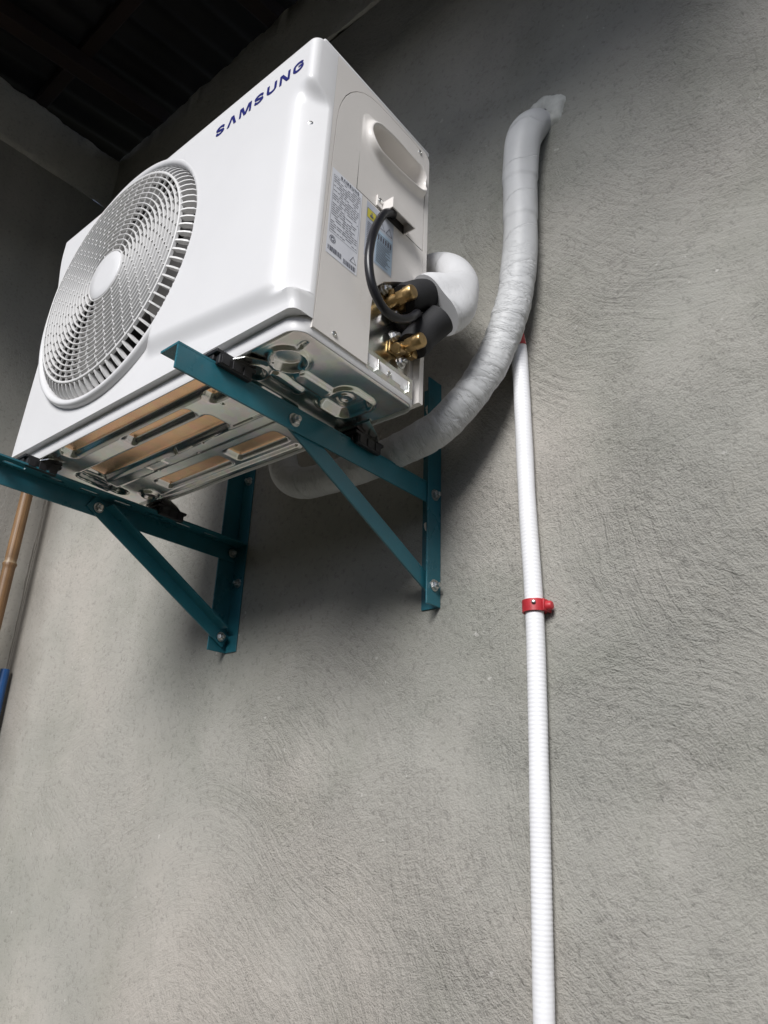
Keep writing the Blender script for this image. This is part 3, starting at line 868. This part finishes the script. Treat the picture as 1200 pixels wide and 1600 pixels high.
# lettering
def ribbon(bm, pts, w, to3, off):
    n = len(pts); L = []; Rr = []
    for i in range(n):
        p = Vector(pts[i])
        a = (p - Vector(pts[i - 1])).normalized() if i else None
        b = (Vector(pts[i + 1]) - p).normalized() if i < n - 1 else None
        na = Vector((-a.y, a.x)) if a else Vector((-b.y, b.x)); nb = Vector((-b.y, b.x)) if b else na
        v = na + nb; v = v / max(0.3, v.length_squared / 2)
        L.append(p + v * w / 2); Rr.append(p - v * w / 2)
    vl = [bm.verts.new(to3(p.x, p.y, off)) for p in L]; vr = [bm.verts.new(to3(p.x, p.y, off)) for p in Rr]
    for i in range(n - 1): bm.faces.new((vl[i], vr[i], vr[i + 1], vl[i + 1]))
def polyface(bm, pts, to3, off): bm.faces.new([bm.verts.new(to3(x, y, off)) for x, y in pts])
def letters(name, to3, width, height, gap, m, parent):
    """bold extended capitals S A M S U N G, the A without its bar; cell 1 x 1"""
    bm = bmesh.new()
    t = 0.27
    def S(ox, o):
        pts = [(0.93, 0.70)] + [(0.5 + 0.365 * cos(radians(a)), 0.685 + 0.195 * sin(radians(a))) for a in range(10, 181, 17)] + \
              [(0.5 + 0.365 * cos(radians(a)), 0.685 + 0.155 * sin(radians(a))) for a in (200, 225)] + [(0.34, 0.55), (0.66, 0.45)] + \
              [(0.5 + 0.365 * cos(radians(a)), 0.315 + 0.155 * sin(radians(a))) for a in (45, 20)] + \
              [(0.5 + 0.365 * cos(radians(a)), 0.315 - 0.195 * sin(radians(a))) for a in range(0, 171, 17)] + [(0.07, 0.30)]
        ribbon(bm, [(ox + x * 1.0, y) for x, y in pts], t * 0.86, T, o)
    def A(ox, o):
        polyface(bm, [(ox, 0), (ox + 0.26, 0), (ox + 0.535, 0.80), (ox + 0.40, 1), (ox + 0.36, 1)], T, o)
        polyface(bm, [(ox + 0.36, 1), (ox + 0.68, 1), (ox + 1.04, 0), (ox + 0.76, 0), (ox + 0.50, 0.72)], T, o + 1)
    def Mm(ox, o):
        polyface(bm, [(ox, 0), (ox + 0.21, 0), (ox + 0.21, 1), (ox, 1)], T, o)
        polyface(bm, [(ox + 1.04, 0), (ox + 1.25, 0), (ox + 1.25, 1), (ox + 1.04, 1)], T, o)
        polyface(bm, [(ox + 0.06, 1), (ox + 0.36, 1), (ox + 0.73, 0), (ox + 0.50, 0)], T, o + 1)
        polyface(bm, [(ox + 0.89, 1), (ox + 1.19, 1), (ox + 0.75, 0), (ox + 0.52, 0)], T, o + 2)
    def Uu(ox, o):
        pts = [(0.13, 1.0), (0.13, 0.36)] + [(0.5 + 0.37 * cos(radians(a)), 0.34 + 0.225 * sin(radians(a))) for a in range(195, 346, 15)] + [(0.87, 0.36), (0.87, 1.0)]
        ribbon(bm, [(ox + x, y) for x, y in pts], 0.24, T, o)
    def Nn(ox, o):
        polyface(bm, [(ox, 0), (ox + 0.22, 0), (ox + 0.22, 1), (ox, 1)], T, o)
        polyface(bm, [(ox + 0.78, 0), (ox + 1.0, 0), (ox + 1.0, 1), (ox + 0.78, 1)], T, o)
        polyface(bm, [(ox + 0.02, 1), (ox + 0.30, 1), (ox + 0.98, 0), (ox + 0.70, 0)], T, o + 1)
    def Gg(ox, o):
        pts = [(0.90, 0.70)] + [(0.5 + 0.38 * cos(radians(a)), 0.66 + 0.22 * sin(radians(a))) for a in range(15, 181, 15)] + \
              [(0.5 + 0.38 * cos(radians(a)), 0.34 + 0.22 * sin(radians(a))) for a in range(180, 361, 15)] + [(0.88, 0.50)]
        ribbon(bm, [(ox + x, y) for x, y in pts], 0.235, T, o)
        polyface(bm, [(ox + 0.50, 0.42), (ox + 0.97, 0.42), (ox + 0.97, 0.58), (ox + 0.50, 0.58)], T, o + 1)
    cells = ((S, 1.0), (A, 1.04), (Mm, 1.25), (S, 1.0), (Uu, 1.0), (Nn, 1.0), (Gg, 1.0))
    tot = sum(c[1] for c in cells) + gap * 6
    T = lambda x, y, o: to3(x * width / tot, y * height, o)
    x = 0.0
    for f, w in cells: f(x, 0); x += w + gap
    return obj(name, bm, m, parent, recalc=False)
letters('lettering', lambda x, y, o: U(0.549 + x, YB - 0.0006 - 0.00005 * o, 0.4725 + y), 0.217, 0.0225, 0.29, M_navy, unit)

# stickers on the service cover: plate, print and barcode
def plate(name, poly, off, m, parent=unit):
    bm = bmesh.new()
    bm.faces.new([bm.verts.new(U(W + off, y, z)) for y, z in poly])
    return obj(name, bm, m, parent)
def bars(name, rects, off, m, parent):
    bm = bmesh.new()
    for y0, y1, z0, z1 in rects:
        bm.faces.new([bm.verts.new(U(W + off, y, z)) for y, z in ((y0, z0), (y1, z0), (y1, z1), (y0, z1))])
    return obj(name, bm, m, parent)
lab = plate('rating_label', [(0.0475, 0.145), (0.117, 0.150), (0.1155, 0.160), (0.1150, 0.2985), (0.0985, 0.2985), (0.0985, 0.310), (0.0460, 0.310)][:0] or
            [(0.0465, 0.139), (0.1135, 0.139), (0.1135, 0.300), (0.0455, 0.300)], 0.0004, M_sticker)
letters('label_heading', lambda x, y, o: U(W + 0.0007 + 0.00005 * o, 0.064 + x, 0.2905 + y), 0.042, 0.0062, 0.36, M_ink, lab)
rects = []
z = 0.2845
k = 0
while z > 0.182:
    y = 0.051
    while y < 0.106:
        w = random.uniform(0.004, 0.014)
        if random.random() < 0.80: rects.append((y, min(y + w, 0.1085), z, z + 0.0012))
        y += w + 0.0016
    z -= 0.0042; k += 1
for a in ((0.0495, 0.1105, 0.2885, 0.2890), (0.0495, 0.1105, 0.1795, 0.1800), (0.0495, 0.0499, 0.18, 0.2885), (0.1101, 0.1105, 0.18, 0.2885), (0.078, 0.0783, 0.18, 0.282)): rects.append(a)
tag(bars('label_print', rects, 0.0007, M_ink, lab), kind='stuff')
rects = []
for y0, y1, zb_ in ((0.0495, 0.079, 0.146), (0.083, 0.110, 0.1425)):
    y = y0
    while y < y1:
        w = random.choice((0.0006, 0.0006, 0.0012, 0.0019)); rects.append((y, min(y + w, y1), zb_, zb_ + 0.0088)); y += w + random.choice((0.0006, 0.0009, 0.0013))
tag(bars('barcode', rects, 0.0007, M_ink, lab), kind='stuff')
def ring_mark(name, cy, cz, r, w, parent, n=24, tri=False):
    bm = bmesh.new()
    n = 3 if tri else n
    ph = pi / 2
    o = [bm.verts.new(U(W + 0.0007, cy + r * cos(ph + 2 * pi * i / n), cz + r * sin(ph + 2 * pi * i / n))) for i in range(n)]
    q = [bm.verts.new(U(W + 0.0007, cy + (r - w) * cos(ph + 2 * pi * i / n), cz + (r - w) * sin(ph + 2 * pi * i / n))) for i in range(n)]
    for i in range(n): bm.faces.new((o[i], o[(i + 1) % n], q[(i + 1) % n], q[i]))
    return obj(name, bm, M_ink, parent)
ring_mark('approval_mark', 0.058, 0.169, 0.0065, 0.001, lab); ring_mark('approval_mark', 0.058, 0.169, 0.0040, 0.0016, lab)
ring_mark('warning_triangle', 0.1035, 0.1605, 0.0085, 0.0018, lab, tri=True)
lab2 = plate('notice_label', [(0.1260, 0.190), (0.1930, 0.190), (0.1930, 0.2985), (0.1255, 0.2985)], 0.0004, M_stickerb)
plate('notice_panel', [(0.150, 0.193), (0.1915, 0.193), (0.1915, 0.262), (0.150, 0.262)], 0.0006, M_stickerc, lab2)
plate('yellow_warning', [(0.1275, 0.267), (0.148, 0.267), (0.148, 0.285), (0.1275, 0.285)], 0.0007, M_yellow, lab2)
rects = [(0.134, 0.142, 0.271, 0.2755), (0.137, 0.1395, 0.2755, 0.281)]
rects += [(0.1275, 0.148, 0.2662, 0.2669), (0.1275, 0.148, 0.2851, 0.2858), (0.1268, 0.1274, 0.2662, 0.2858), (0.1481, 0.1487, 0.2662, 0.2858)]
for i in range(14):
    zz = 0.236 - i * 0.003; rects.append((0.153, 0.153 + random.uniform(0.022, 0.036), zz, zz + 0.0011))
for i in range(6): rects.append((0.155 + i * 0.006, 0.159 + i * 0.006, 0.242, 0.252))
rects += [(0.153, 0.190, 0.2395, 0.2404), (0.153, 0.190, 0.2535, 0.2544)]
for i in range(12):
    zz = 0.258 - i * 0.0035; rects.append((0.129, 0.129 + random.uniform(0.012, 0.018), zz, zz + 0.0010))
tag(bars('notice_print', rects, 0.0009, M_ink, lab2), kind='stuff')
ring_mark('warning_triangle', 0.182, 0.272, 0.010, 0.002, lab2, tri=True); ring_mark('warning_triangle', 0.163, 0.272, 0.010, 0.002, lab2, tri=True)

# base pan: pressed sheet seen from below
ZPAN = -0.006
def caps(x, y, ax, ay, bx, by, r):
    l2 = (bx - ax) ** 2 + (by - ay) ** 2
    t = max(0, min(1, ((x - ax) * (bx - ax) + (y - ay) * (by - ay)) / l2))
    return sqrt((x - ax - t * (bx - ax)) ** 2 + (y - ay - t * (by - ay)) ** 2) - r
def rbox(x, y, cx, cy, hx, hy, r):
    dx, dy = abs(x - cx) - hx + r, abs(y - cy) - hy + r
    return sqrt(max(dx, 0) ** 2 + max(dy, 0) ** 2) + min(max(dx, dy), 0) - r
RIBS = [(0.375, 0.034, 0.215, 0.013), (0.388, 0.0735, 0.088, 0.0105), (0.300, 0.1185, 0.192, 0.021), (0.285, 0.2235, 0.098, 0.018), (0.472, 0.2185, 0.066, 0.018), (0.566, 0.061, 0.030, 0.010)]
def pan_sd(x, y):
    return min(rbox(x, y, cx, cy, hx, hy, 0.006) for cx, cy, hx, hy in RIBS)
def pan_z(x, y):
    z = 0.0
    z += 0.0085 * (1 - smooth(pan_sd(x, y), -0.003, 0.0045))         # pressed channels go up
    z -= 0.004 * (1 - smooth(rbox(x, y, 0.33, 0.1, 0.30, 0.075, 0.02), -0.004, 0.004)) * smooth(pan_sd(x, y), 0.0, 0.01)
    s = caps(x, y, 0.098, 0.105, 0.084, 0.192, 0.0155); z += 0.012 * (1 - smooth(s, -0.006, 0.003))
    r = sqrt((x - 0.716) ** 2 + (y - 0.064) ** 2)
    z += 0.006 * (1 - smooth(r, 0.019, 0.027)) - 0.005 * exp(-((r - 0.0285) / 0.004) ** 2)
    r = rbox(x, y, 0.703, 0.200, 0.034, 0.032, 0.018)
    z += 0.009 * (1 - smooth(r, -0.010, 0.001)) - 0.005 * exp(-((r - 0.003) / 0.004) ** 2)
    r = sqrt((x - 0.703) ** 2 + (y - 0.200) ** 2); z -= 0.003 * exp(-((r - 0.010) / 0.003) ** 2)
    z -= 0.0055 * (1 - smooth(rbox(x, y, 0.700, 0.130, 0.013, 0.034, 0.008), -0.003, 0.003))
    z -= 0.0045 * (1 - smooth(caps(x, y, 0.672, 0.082, 0.668, 0.130, 0.009), -0.003, 0.003))
    z += 0.004 * (1 - smooth(caps(x, y, 0.752, 0.052, 0.764, 0.050, 0.002), -0.001, 0.003))
    r = sqrt((x - 0.655) ** 2 + (y - 0.052) ** 2); z -= 0.006 * exp(-((r - 0.020) / 0.0045) ** 2)
    r = sqrt((x - 0.124) ** 2 + (y - 0.236) ** 2); z -= 0.006 * exp(-((r - 0.016) / 0.004) ** 2)
    s = rbox(x, y, 0.30, 0.262, 0.24, 0.008, 0.004); z -= 0.004 * (1 - smooth(s, -0.003, 0.003))
    s = abs(rbox(x, y, 0.262, 0.1575, 0.024, 0.009, 0.002)); z -= 0.0016 * (1 - smooth(s, 0.0008, 0.0024))
    z -= 0.0035 * (1 - smooth(abs(y - 0.1475 - 0.004 * sin(x * 9)), 0.001, 0.0035)) * smooth(x, 0.30, 0.34) * (1 - smooth(x, 0.60, 0.62))
    for hx_, hy_ in ((0.545, 0.085), (0.34, 0.146), (0.37, 0.172), (0.24, 0.176), (0.41, 0.15)):
        r = sqrt((x - hx_) ** 2 + (y - hy_) ** 2); z += 0.006 * (1 - smooth(r, 0.0015, 0.0032))
    # ends and sides turn up
    return z
PX0, PX1, PY0, PY1 = 0.006, W - 0.006, YF, D - 0.008
bm = bmesh.new()
xs = spaced((PX0, PX1, 330)); ys = spaced((PY0, PY1, 130))
def corner_keep(x, y):
    r = 0.024
    for cx, cy, sx, sy in ((PX1 - r, PY0 + r, 1, -1), (PX1 - r, PY1 - r, 1, 1), (PX0 + r, PY0 + r, -1, -1), (PX0 + r, PY1 - r, -1, 1)):
        if (x - cx) * sx > 0 and (y - cy) * sy > 0 and (x - cx) ** 2 + (y - cy) ** 2 > (r - 0.0005) ** 2: return False
    return True
def hole_keep(x, y): return corner_keep(x, y) and (x - 0.124) ** 2 + (y - 0.236) ** 2 > 0.0105 ** 2
def edge_lift(x, y):
    e = min(x - PX0, PX1 - x, y - PY0, PY1 - y)
    return 0.004 * (1 - smooth(e, 0.0, 0.009)) ** 2
def sq(x, y):
    """pull the grid inside the rounded corners so the edge is clean"""
    r = 0.024
    for cx, cy, sx, sy in ((PX1 - r, PY0 + r, 1, -1), (PX1 - r, PY1 - r, 1, 1), (PX0 + r, PY0 + r, -1, -1), (PX0 + r, PY1 - r, -1, 1)):
        if (x - cx) * sx > 0 and (y - cy) * sy > 0:
            d = sqrt((x - cx) ** 2 + (y - cy) ** 2)
            if d > r: return cx + (x - cx) * r / d, cy + (y - cy) * r / d
    return x, y
def pan_pt(x, y):
    a, b = sq(x, y)
    return U(a, b, ZPAN + pan_z(a, b) + edge_lift(a, b))
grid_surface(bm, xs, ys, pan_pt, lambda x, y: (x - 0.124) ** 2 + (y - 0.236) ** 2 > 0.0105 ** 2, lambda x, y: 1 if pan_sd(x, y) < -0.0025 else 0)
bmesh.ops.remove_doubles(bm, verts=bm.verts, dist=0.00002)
pan = obj('base_pan', bm, [M_galv, M_warmrefl], unit, shade=55)  # second slot: channels with the warm reflection painted in
# upstand of the pan: painted flange with a rolled edge
def rrect_path(x0, x1, y0, y1, r):
    P = []
    for cx, cy, a in ((x1 - r, y0 + r, -90), (x1 - r, y1 - r, 0), (x0 + r, y1 - r, 90), (x0 + r, y0 + r, 180)):
        for k in range(9): P.append((cx + r * cos(radians(a + 90 * k / 8)), cy + r * sin(radians(a + 90 * k / 8))))
    return P
bm = bmesh.new()
prof = [(-0.0012, 0.0060), (-0.0018, -0.0030), (0.0, -0.0078), (0.0022, -0.0082), (0.0038, -0.0040), (0.0042, 0.027), (0.0030, 0.029)]
loops = []
for o, z in prof:
    loops.append([bm.verts.new(U(x, y, z)) for x, y in rrect_path(PX0 - o + 0.001, PX1 + o - 0.001, PY0 - o + 0.001, PY1 + o - 0.001, 0.024 + o)])
for a, b in zip(loops[:-1], loops[1:]):
    n = len(a)
    for k in range(n): bm.faces.new((a[k], a[(k + 1) % n], b[(k + 1) % n], b[k]))
obj('pan_flange', bm, M_white, pan, shade=60)

# feet: folded steel strap with a ribbed black rubber mount
def foot(y0, out):
    """out: +1 foot reaches to the wall, -1 to the front"""
    bm = bmesh.new()
    ln = 0.034 if out > 0 else 0.012
    a = [(-0.034, 0.0), (0.046, 0.0), (0.022, ln * out), (-0.022, ln * out)]
    def slab(pts, z0s, th):
        lo = [bm.verts.new((p[0], p[1], z)) for p, z in zip(pts, z0s)]; hi = [bm.verts.new((p[0], p[1], z + th)) for p, z in zip(pts, z0s)]
        bm.faces.new(lo); bm.faces.new(hi[::-1])
        for i in range(4): bm.faces.new((lo[i], hi[i], hi[(i + 1) % 4], lo[(i + 1) % 4]))
    slab([(-0.036, -0.040 * out), (0.062, -0.040 * out), (0.046, 0.0), (-0.034, 0.0)], [-0.0085, -0.0085, -0.0135, -0.0135], 0.002)
    slab(a, [-0.0142, -0.0142, -0.0162, -0.0162], 0.002)
    f = obj('foot', bm, M_galv, unit)
    bm = bmesh.new()
    add_box(bm, (-0.026, -0.034, -0.0255), (0.020, 0.034, -0.0168), 0.0015)
    add_box(bm, (0.0202, -0.030, -0.0330), (0.030, 0.030, -0.0155), 0.002)
    for k in range(3): add_box(bm, (0.0302, -0.027 + 0.020 * k, -0.0315), (0.0318, -0.013 + 0.020 * k, -0.0170), 0.0006)
    add_box(bm, (-0.018, -0.036, -0.0166), (0.030, 0.036, -0.0110), 0.001)
    obj('rubber_mount', bm, M_rubber, f)
    b = bpy.data.objects.new('foot_bolt', ME_BOLT); COL.objects.link(b); b.parent = f
    b.rotation_euler = (0, radians(-90), 0); b.location = (0.002, 0.004 * out, -0.0118); b.scale = (0.9, 0.9, 0.9)
    return f
f1 = foot(0, -1); f1.location = U(0.632, 0.016, 0.0)
f2 = foot(0, 1); f2.location = U(0.638, 0.302, 0.0)
for src, x, y in ((f1, 0.072, 0.020), (f2, 0.082, 0.304)):
    c = share(src, unit, U(x, y, 0.0))
    for ch in list(src.children): share(ch, c)

# valve corner: galvanised plate, slotted lower strip, two brass service valves
bm = bmesh.new()
add_box(bm, U(0.7705, 0.140, 0.030), U(0.7725, D - 0.006, 0.232), 0.0004)
vp = obj('valve_plate', bm, M_galv, unit)
bm = bmesh.new()
def slotloop(y0, y1, z0, z1): return [(y0, z0), (y1, z0), (y1, z1), (y0, z1)]
prism(bm, [(0.151, 0.0005), (0.262, 0.0005), (0.262, 0.034), (0.151, 0.034)], [slotloop(0.158, 0.172, 0.007, 0.024), slotloop(0.232, 0.246, 0.007, 0.024)], (-1, 0, 0), 0.0015, lambda y, z: U(W - 0.003, y, z))
add_box(bm, U(0.7730, 0.151, 0.0345), U(W - 0.0032, 0.262, 0.0360), 0.0004)
add_box(bm, U(W - 0.0030, 0.1735, 0.0065), U(W + 0.0010, 0.1765, 0.0250), 0.0004)
add_box(bm, U(W - 0.0030, 0.2475, 0.0065), U(W + 0.0010, 0.2505, 0.0250), 0.0004)
strip_o = obj('slotted_strip', bm, M_galv, unit)
share(scr, unit, U(W - 0.003, 0.203, 0.016))

def valve(y, z, kind):
    bm = bmesh.new()
    add_box(bm, U(0.7727, y - 0.019, z - 0.011), U(0.778, y + 0.019, z + 0.011), 0.002)
    add_lathe(bm, U(0.778, y, z), (1, 0, 0), [(0, 0.011), (0.012, 0.010), (0.016, 0.0088), (0.022, 0.0088)], 20)
    # side port towards the pipe, and a short nose downwards
    add_lathe(bm, U(0.788, y + 0.004, z), (0, 1, 0.12), [(0, 0.0075), (0.010, 0.0075), (0.012, 0.011), (0.024, 0.011), (0.026, 0.008)], 6)
    if kind: add_lathe(bm, U(0.788, y, z - 0.004), (0.15, -0.75, -0.35), [(0, 0.0072), (0.017, 0.0072), (0.0172, 0.0088), (0.024, 0.0088), (0.0255, 0.0074)], 20)
    else: add_lathe(bm, U(0.786, y, z + 0.004), (0.1, -0.5, 0.75), [(0, 0.006), (0.014, 0.006), (0.016, 0.0042)], 16)
    v = obj('service_valve', bm, M_brass, unit, shade=35)
    bm = bmesh.new()
    add_lathe(bm, U(0.800, y, z), (1, 0, 0), [(0, 0.0122), (0.013, 0.0122)], 6, phase=0.25)
    add_lathe(bm, U(0.8132, y, z), (1, 0, 0), [(0, 0.0122), (0.012, 0.0122), (0.0145, 0.0105), (0.015, 0.006), (0.0146, 0.0015)], 24)
    obj('valve_cap', bm, M_brass, v, shade=35)
    for dy, dz in ((-0.014, 0.016), (0.006, -0.021)):
        b = bpy.data.objects.new('valve_bolt', ME_BOLT); COL.objects.link(b); b.parent = v
        b.location = U(0.779, y + dy, z + dz); b.scale = (1.0, 0.95, 0.95)
    return v
V1 = (0.205, 0.154); V2 = (0.232, 0.080)
valve(*V1, 0); valve(*V2, 1)

# ------------------------------------------------------------------ cable, pipes, conduit, clip
cpts = [(0.793, 0.193, 0.309), (0.802, 0.183, 0.303), (0.812, 0.152, 0.272), (0.818, 0.127, 0.224), (0.822, 0.113, 0.180), (0.822, 0.111, 0.140), (0.822, 0.123, 0.103), (0.822, 0.151, 0.082), (0.824, 0.182, 0.084), (0.826, 0.207, 0.100), (0.817, 0.233, 0.128), (0.797, 0.262, 0.150)]
path, L_ = resample(catmull(cpts, 12), 0.004)
bm = bmesh.new(); add_tube(bm, path, 0.0068, 16)
tag(obj('power_cable', bm, M_cable, None, shade=80), 'black power cable curving from the side opening down to the brass valves', 'cable')

def folds(s, th, amp, seed, freq):
    return amp * (noise.noise((s * freq, cos(th) * 1.1 + seed, sin(th) * 1.1)) + 0.6 * noise.noise((s * freq * 2.3, cos(th) * 1.6 + seed, sin(th) * 1.6 + 3)))
pipe = empty('insulated_pipe', (0.85, 0.47, 0.3), 'thick grey taped pipe bundle from the wall hole under the unit to the valves', 'pipe')
def pl(p): return Vector((p[0] - 0.85, p[1] - 0.47, p[2] - 0.3))
main_pts = [(0.906, 0.560, 0.748), (0.903, 0.508, 0.728), (0.892, 0.474, 0.664), (0.880, 0.476, 0.585), (0.876, 0.478, 0.50), (0.870, 0.476, 0.385), (0.858, 0.470, 0.282), (0.834, 0.455, 0.185),
            (0.799, 0.430, 0.099), (0.742, 0.407, 0.030), (0.690, 0.399, 0.010), (0.635, 0.395, 0.000), (0.56, 0.394, -0.006), (0.48, 0.394, -0.006), (0.405, 0.394, 0.004), (0.356, 0.394, 0.040), (0.338, 0.394, 0.10), (0.336, 0.394, 0.16)]
path, L_ = resample(catmull([pl(p) for p in main_pts], 12), 0.0025)
def rad_main(s, th):
    bend = smooth(s, 0.40, 0.55) * (1 - smooth(s, 1.05, 1.2))
    r = mix(0.0300, 0.0365, smooth(s, 0.30, 0.75)) - 0.0035 * (1 - smooth(s, 0.04, 0.12)) + folds(s, th, 0.0016, 1.0, 6.0)
    f = noise.noise((s * 62, cos(th) * 0.9, sin(th) * 0.9 + 7))
    r += bend * (0.0016 * f - 0.0034 * max(0.0, 1 - abs(f) / 0.07) * (0.4 + 0.6 * noise.noise((s * 9, cos(th), sin(th)))))
    for c in (0.235, 0.33, 0.475, 0.56, 0.60, 0.70): r += 0.0018 * (1 / (1 + exp((s - c - 0.006 * sin(th)) / 0.0016)) - 0.5)
    return r
bm = bmesh.new(); add_tube(bm, path, rad_main, 56)
obj('taped_run', bm, M_tape, pipe, shade=60)
loop_pts = [(0.336, 0.394, 0.155), (0.36, 0.394, 0.27), (0.48, 0.394, 0.345), (0.62, 0.394, 0.368), (0.725, 0.392, 0.362), (0.782, 0.376, 0.320), (0.818, 0.350, 0.255), (0.822, 0.322, 0.210), (0.810, 0.288, 0.180)]
path, L_ = resample(catmull([pl(p) for p in loop_pts], 12), 0.005)
LOOP_PH = 0.0
def rad_loop(s, th):
    q = smooth(s, L_ - 0.10, L_ - 0.01)
    return 0.034 + q * (0.011 + 0.013 * cos(2 * (th - LOOP_PH))) + folds(s, th, 0.0012, 3.0, 7.0) + 0.001 * q * noise.noise((s * 60, th, 1))
bm = bmesh.new(); add_tube(bm, path, rad_loop, 40)
obj('taped_loop', bm, M_tapew, pipe, shade=60)
for (y, z), e, r in ((V1, (0.800, 0.292, 0.208), 0.0265), (V2, (0.822, 0.290, 0.148), 0.0265)):
    a = pl((0.797, y + 0.018, z + 0.004)); m_ = pl((0.803, (y + 0.018 + 0.292) / 2, (z + e[2]) / 2 + 0.004))
    path, L2 = resample(catmull([a, m_, pl(e)], 10), 0.004)
    bm = bmesh.new(); add_tube(bm, path, lambda s, th: r * (0.88 + 0.12 * smooth(s, 0.0, 0.010)) + folds(s, th, 0.0008, 9.0, 20.0), 28)
    obj('foam_sleeve', bm, M_foam, pipe, shade=60)

bm = bmesh.new()
n = 72
rows = []
for k in range(n):
    a = 2 * pi * k / n
    q = 1 + 0.16 * noise.noise((cos(a) * 1.6, sin(a) * 1.6, 2.0)) + 0.10 * noise.noise((cos(a) * 5, sin(a) * 5, 6.0)) + 0.05 * noise.noise((cos(a) * 13, sin(a) * 13, 2.0))
    rows.append([bm.verts.new((0.918 + rr_ * cos(a) * (q if i < 2 else 1), YW - o, 0.758 + rr_ * sin(a) * (q if i < 2 else 1)))
                 for i, (rr_, o) in enumerate(((0.047, -0.002), (0.044, 0.006), (0.036, 0.011 + 0.004 * noise.noise((cos(a) * 3, sin(a) * 3, 1))), (0.024, 0.012 + 0.004 * noise.noise((cos(a) * 4, sin(a) * 4, 5))), (0.009, 0.008)))])
for k in range(n):
    a, b = rows[k], rows[(k + 1) % n]
    for i in range(4): bm.faces.new((a[i], b[i], b[i + 1], a[i + 1]))
tag(obj('putty_collar', bm, M_putty, None, shade=70), 'ragged pale putty collar sealing the pipe hole in the wall', 'sealant')

# white corrugated conduit
c_pts = [(0.845, 0.490, 0.232), (0.846, 0.499, 0.205), (0.8465, 0.5035, 0.15), (0.8475, 0.504, 0.02), (0.8485, 0.504, -0.12), (0.853, 0.504, -0.291), (0.851, 0.504, -0.45), (0.8445, 0.504, -0.70), (0.839, 0.504, -0.95), (0.836, 0.504, -1.5), (0.834, 0.504, -2.19)]
path, L_ = resample(catmull(c_pts, 10), 0.0016)
bm = bmesh.new(); add_tube(bm, path, lambda s, th: 0.0148 + (0.00020 + 0.00018 * noise.noise((s * 5, 3, 0))) * sin(2 * pi * s / 0.0064) + 0.0005 * noise.noise((s * 14, 0, 0)), 20)
tag(obj('conduit', bm, M_conduit, None, shade=80), 'white corrugated conduit running down the wall from the taped pipe to the ground', 'conduit')
bm = bmesh.new()
add_tube(bm, [Vector((0.8450, 0.486, 0.240)), Vector((0.8455, 0.4925, 0.218)), Vector((0.846, 0.4970, 0.200))], 0.0162, 20)
tag(obj('red_tape', bm, M_red, None, shade=80), 'thin bit of red tape where conduit leaves grey pipe', 'tape')

# red clip
clip = empty('pipe_clip', (0.853, YW, -0.291), 'red plastic clip holding the white conduit to the wall', 'clip')
bm = bmesh.new()
n = 36
ri, ro, hh = 0.0164, 0.0192, 0.0096
seg = []
for k in range(n + 1):
    a = radians(-20 - 320 * k / n) + pi / 2
    seg.append((cos(a), sin(a)))
rings = [[bm.verts.new((c * r, -0.0176 + s * r, z)) for c, s in seg] for r, z in ((ri, -hh), (ro, -hh), (ro, hh), (ri, hh))]
for a, b in zip(rings, rings[1:] + rings[:1]):
    for k in range(n): bm.faces.new((a[k], a[k + 1], b[k + 1], b[k]))
bm.faces.new([r[0] for r in rings]); bm.faces.new([r[-1] for r in rings][::-1])
obj('clip_band', bm, M_red, clip, shade=50)
bm = bmesh.new()
add_box(bm, (0.0185, -0.026, -hh), (0.0215, -0.001, hh), 0.0008)
add_lathe(bm, (0.0216, -0.0150, -0.001), (1, 0, 0), [(0, 0.0078), (0.006, 0.0076), (0.0085, 0.006), (0.0093, 0.003)], 20)
obj('clip_lug', bm, M_red, clip, shade=40)
bm = bmesh.new()
add_lathe(bm, (0.0085, -0.0346, 0.003), (0.45, -1, 0), [(0, 0.0036), (0.0022, 0.0034), (0.003, 0.0022)], 14)
obj('clip_screw', bm, M_zinc, clip, shade=40)

# ------------------------------------------------------------------ poles in the corner
def pole(name, a, b, r, m, label, nodes=0):
    a, b = Vector(a), Vector(b)
    root = empty(name, a, label, 'pole')
    path, L_ = resample([Vector((0, 0, 0)), b - a], 0.01)
    def rf(s, th):
        q = r * (1 - 0.12 * s / L_)
        if nodes:
            t = (s - 0.05) % nodes
            q += 0.0034 * exp(-((t - nodes * 0.5) / 0.006) ** 2) - 0.0016 * exp(-((t - nodes * 0.5 - 0.012) / 0.006) ** 2)
        return q
    bm = bmesh.new(); add_tube(bm, path, rf, 20)
    obj('shaft', bm, m, root, shade=70)
    return root
pole('bamboo_pole', (-1.004, 0.42, ZG), (-0.9665, 0.432, 0.50), 0.021, M_bamboo, 'brown bamboo pole standing in the left corner behind the unit', 0.30)
pole('blue_pole', (-0.955, 0.485, ZG), (-0.990, 0.497, -0.222), 0.016, M_blue, 'blue pole with its top end leaning in the corner below the bamboo')
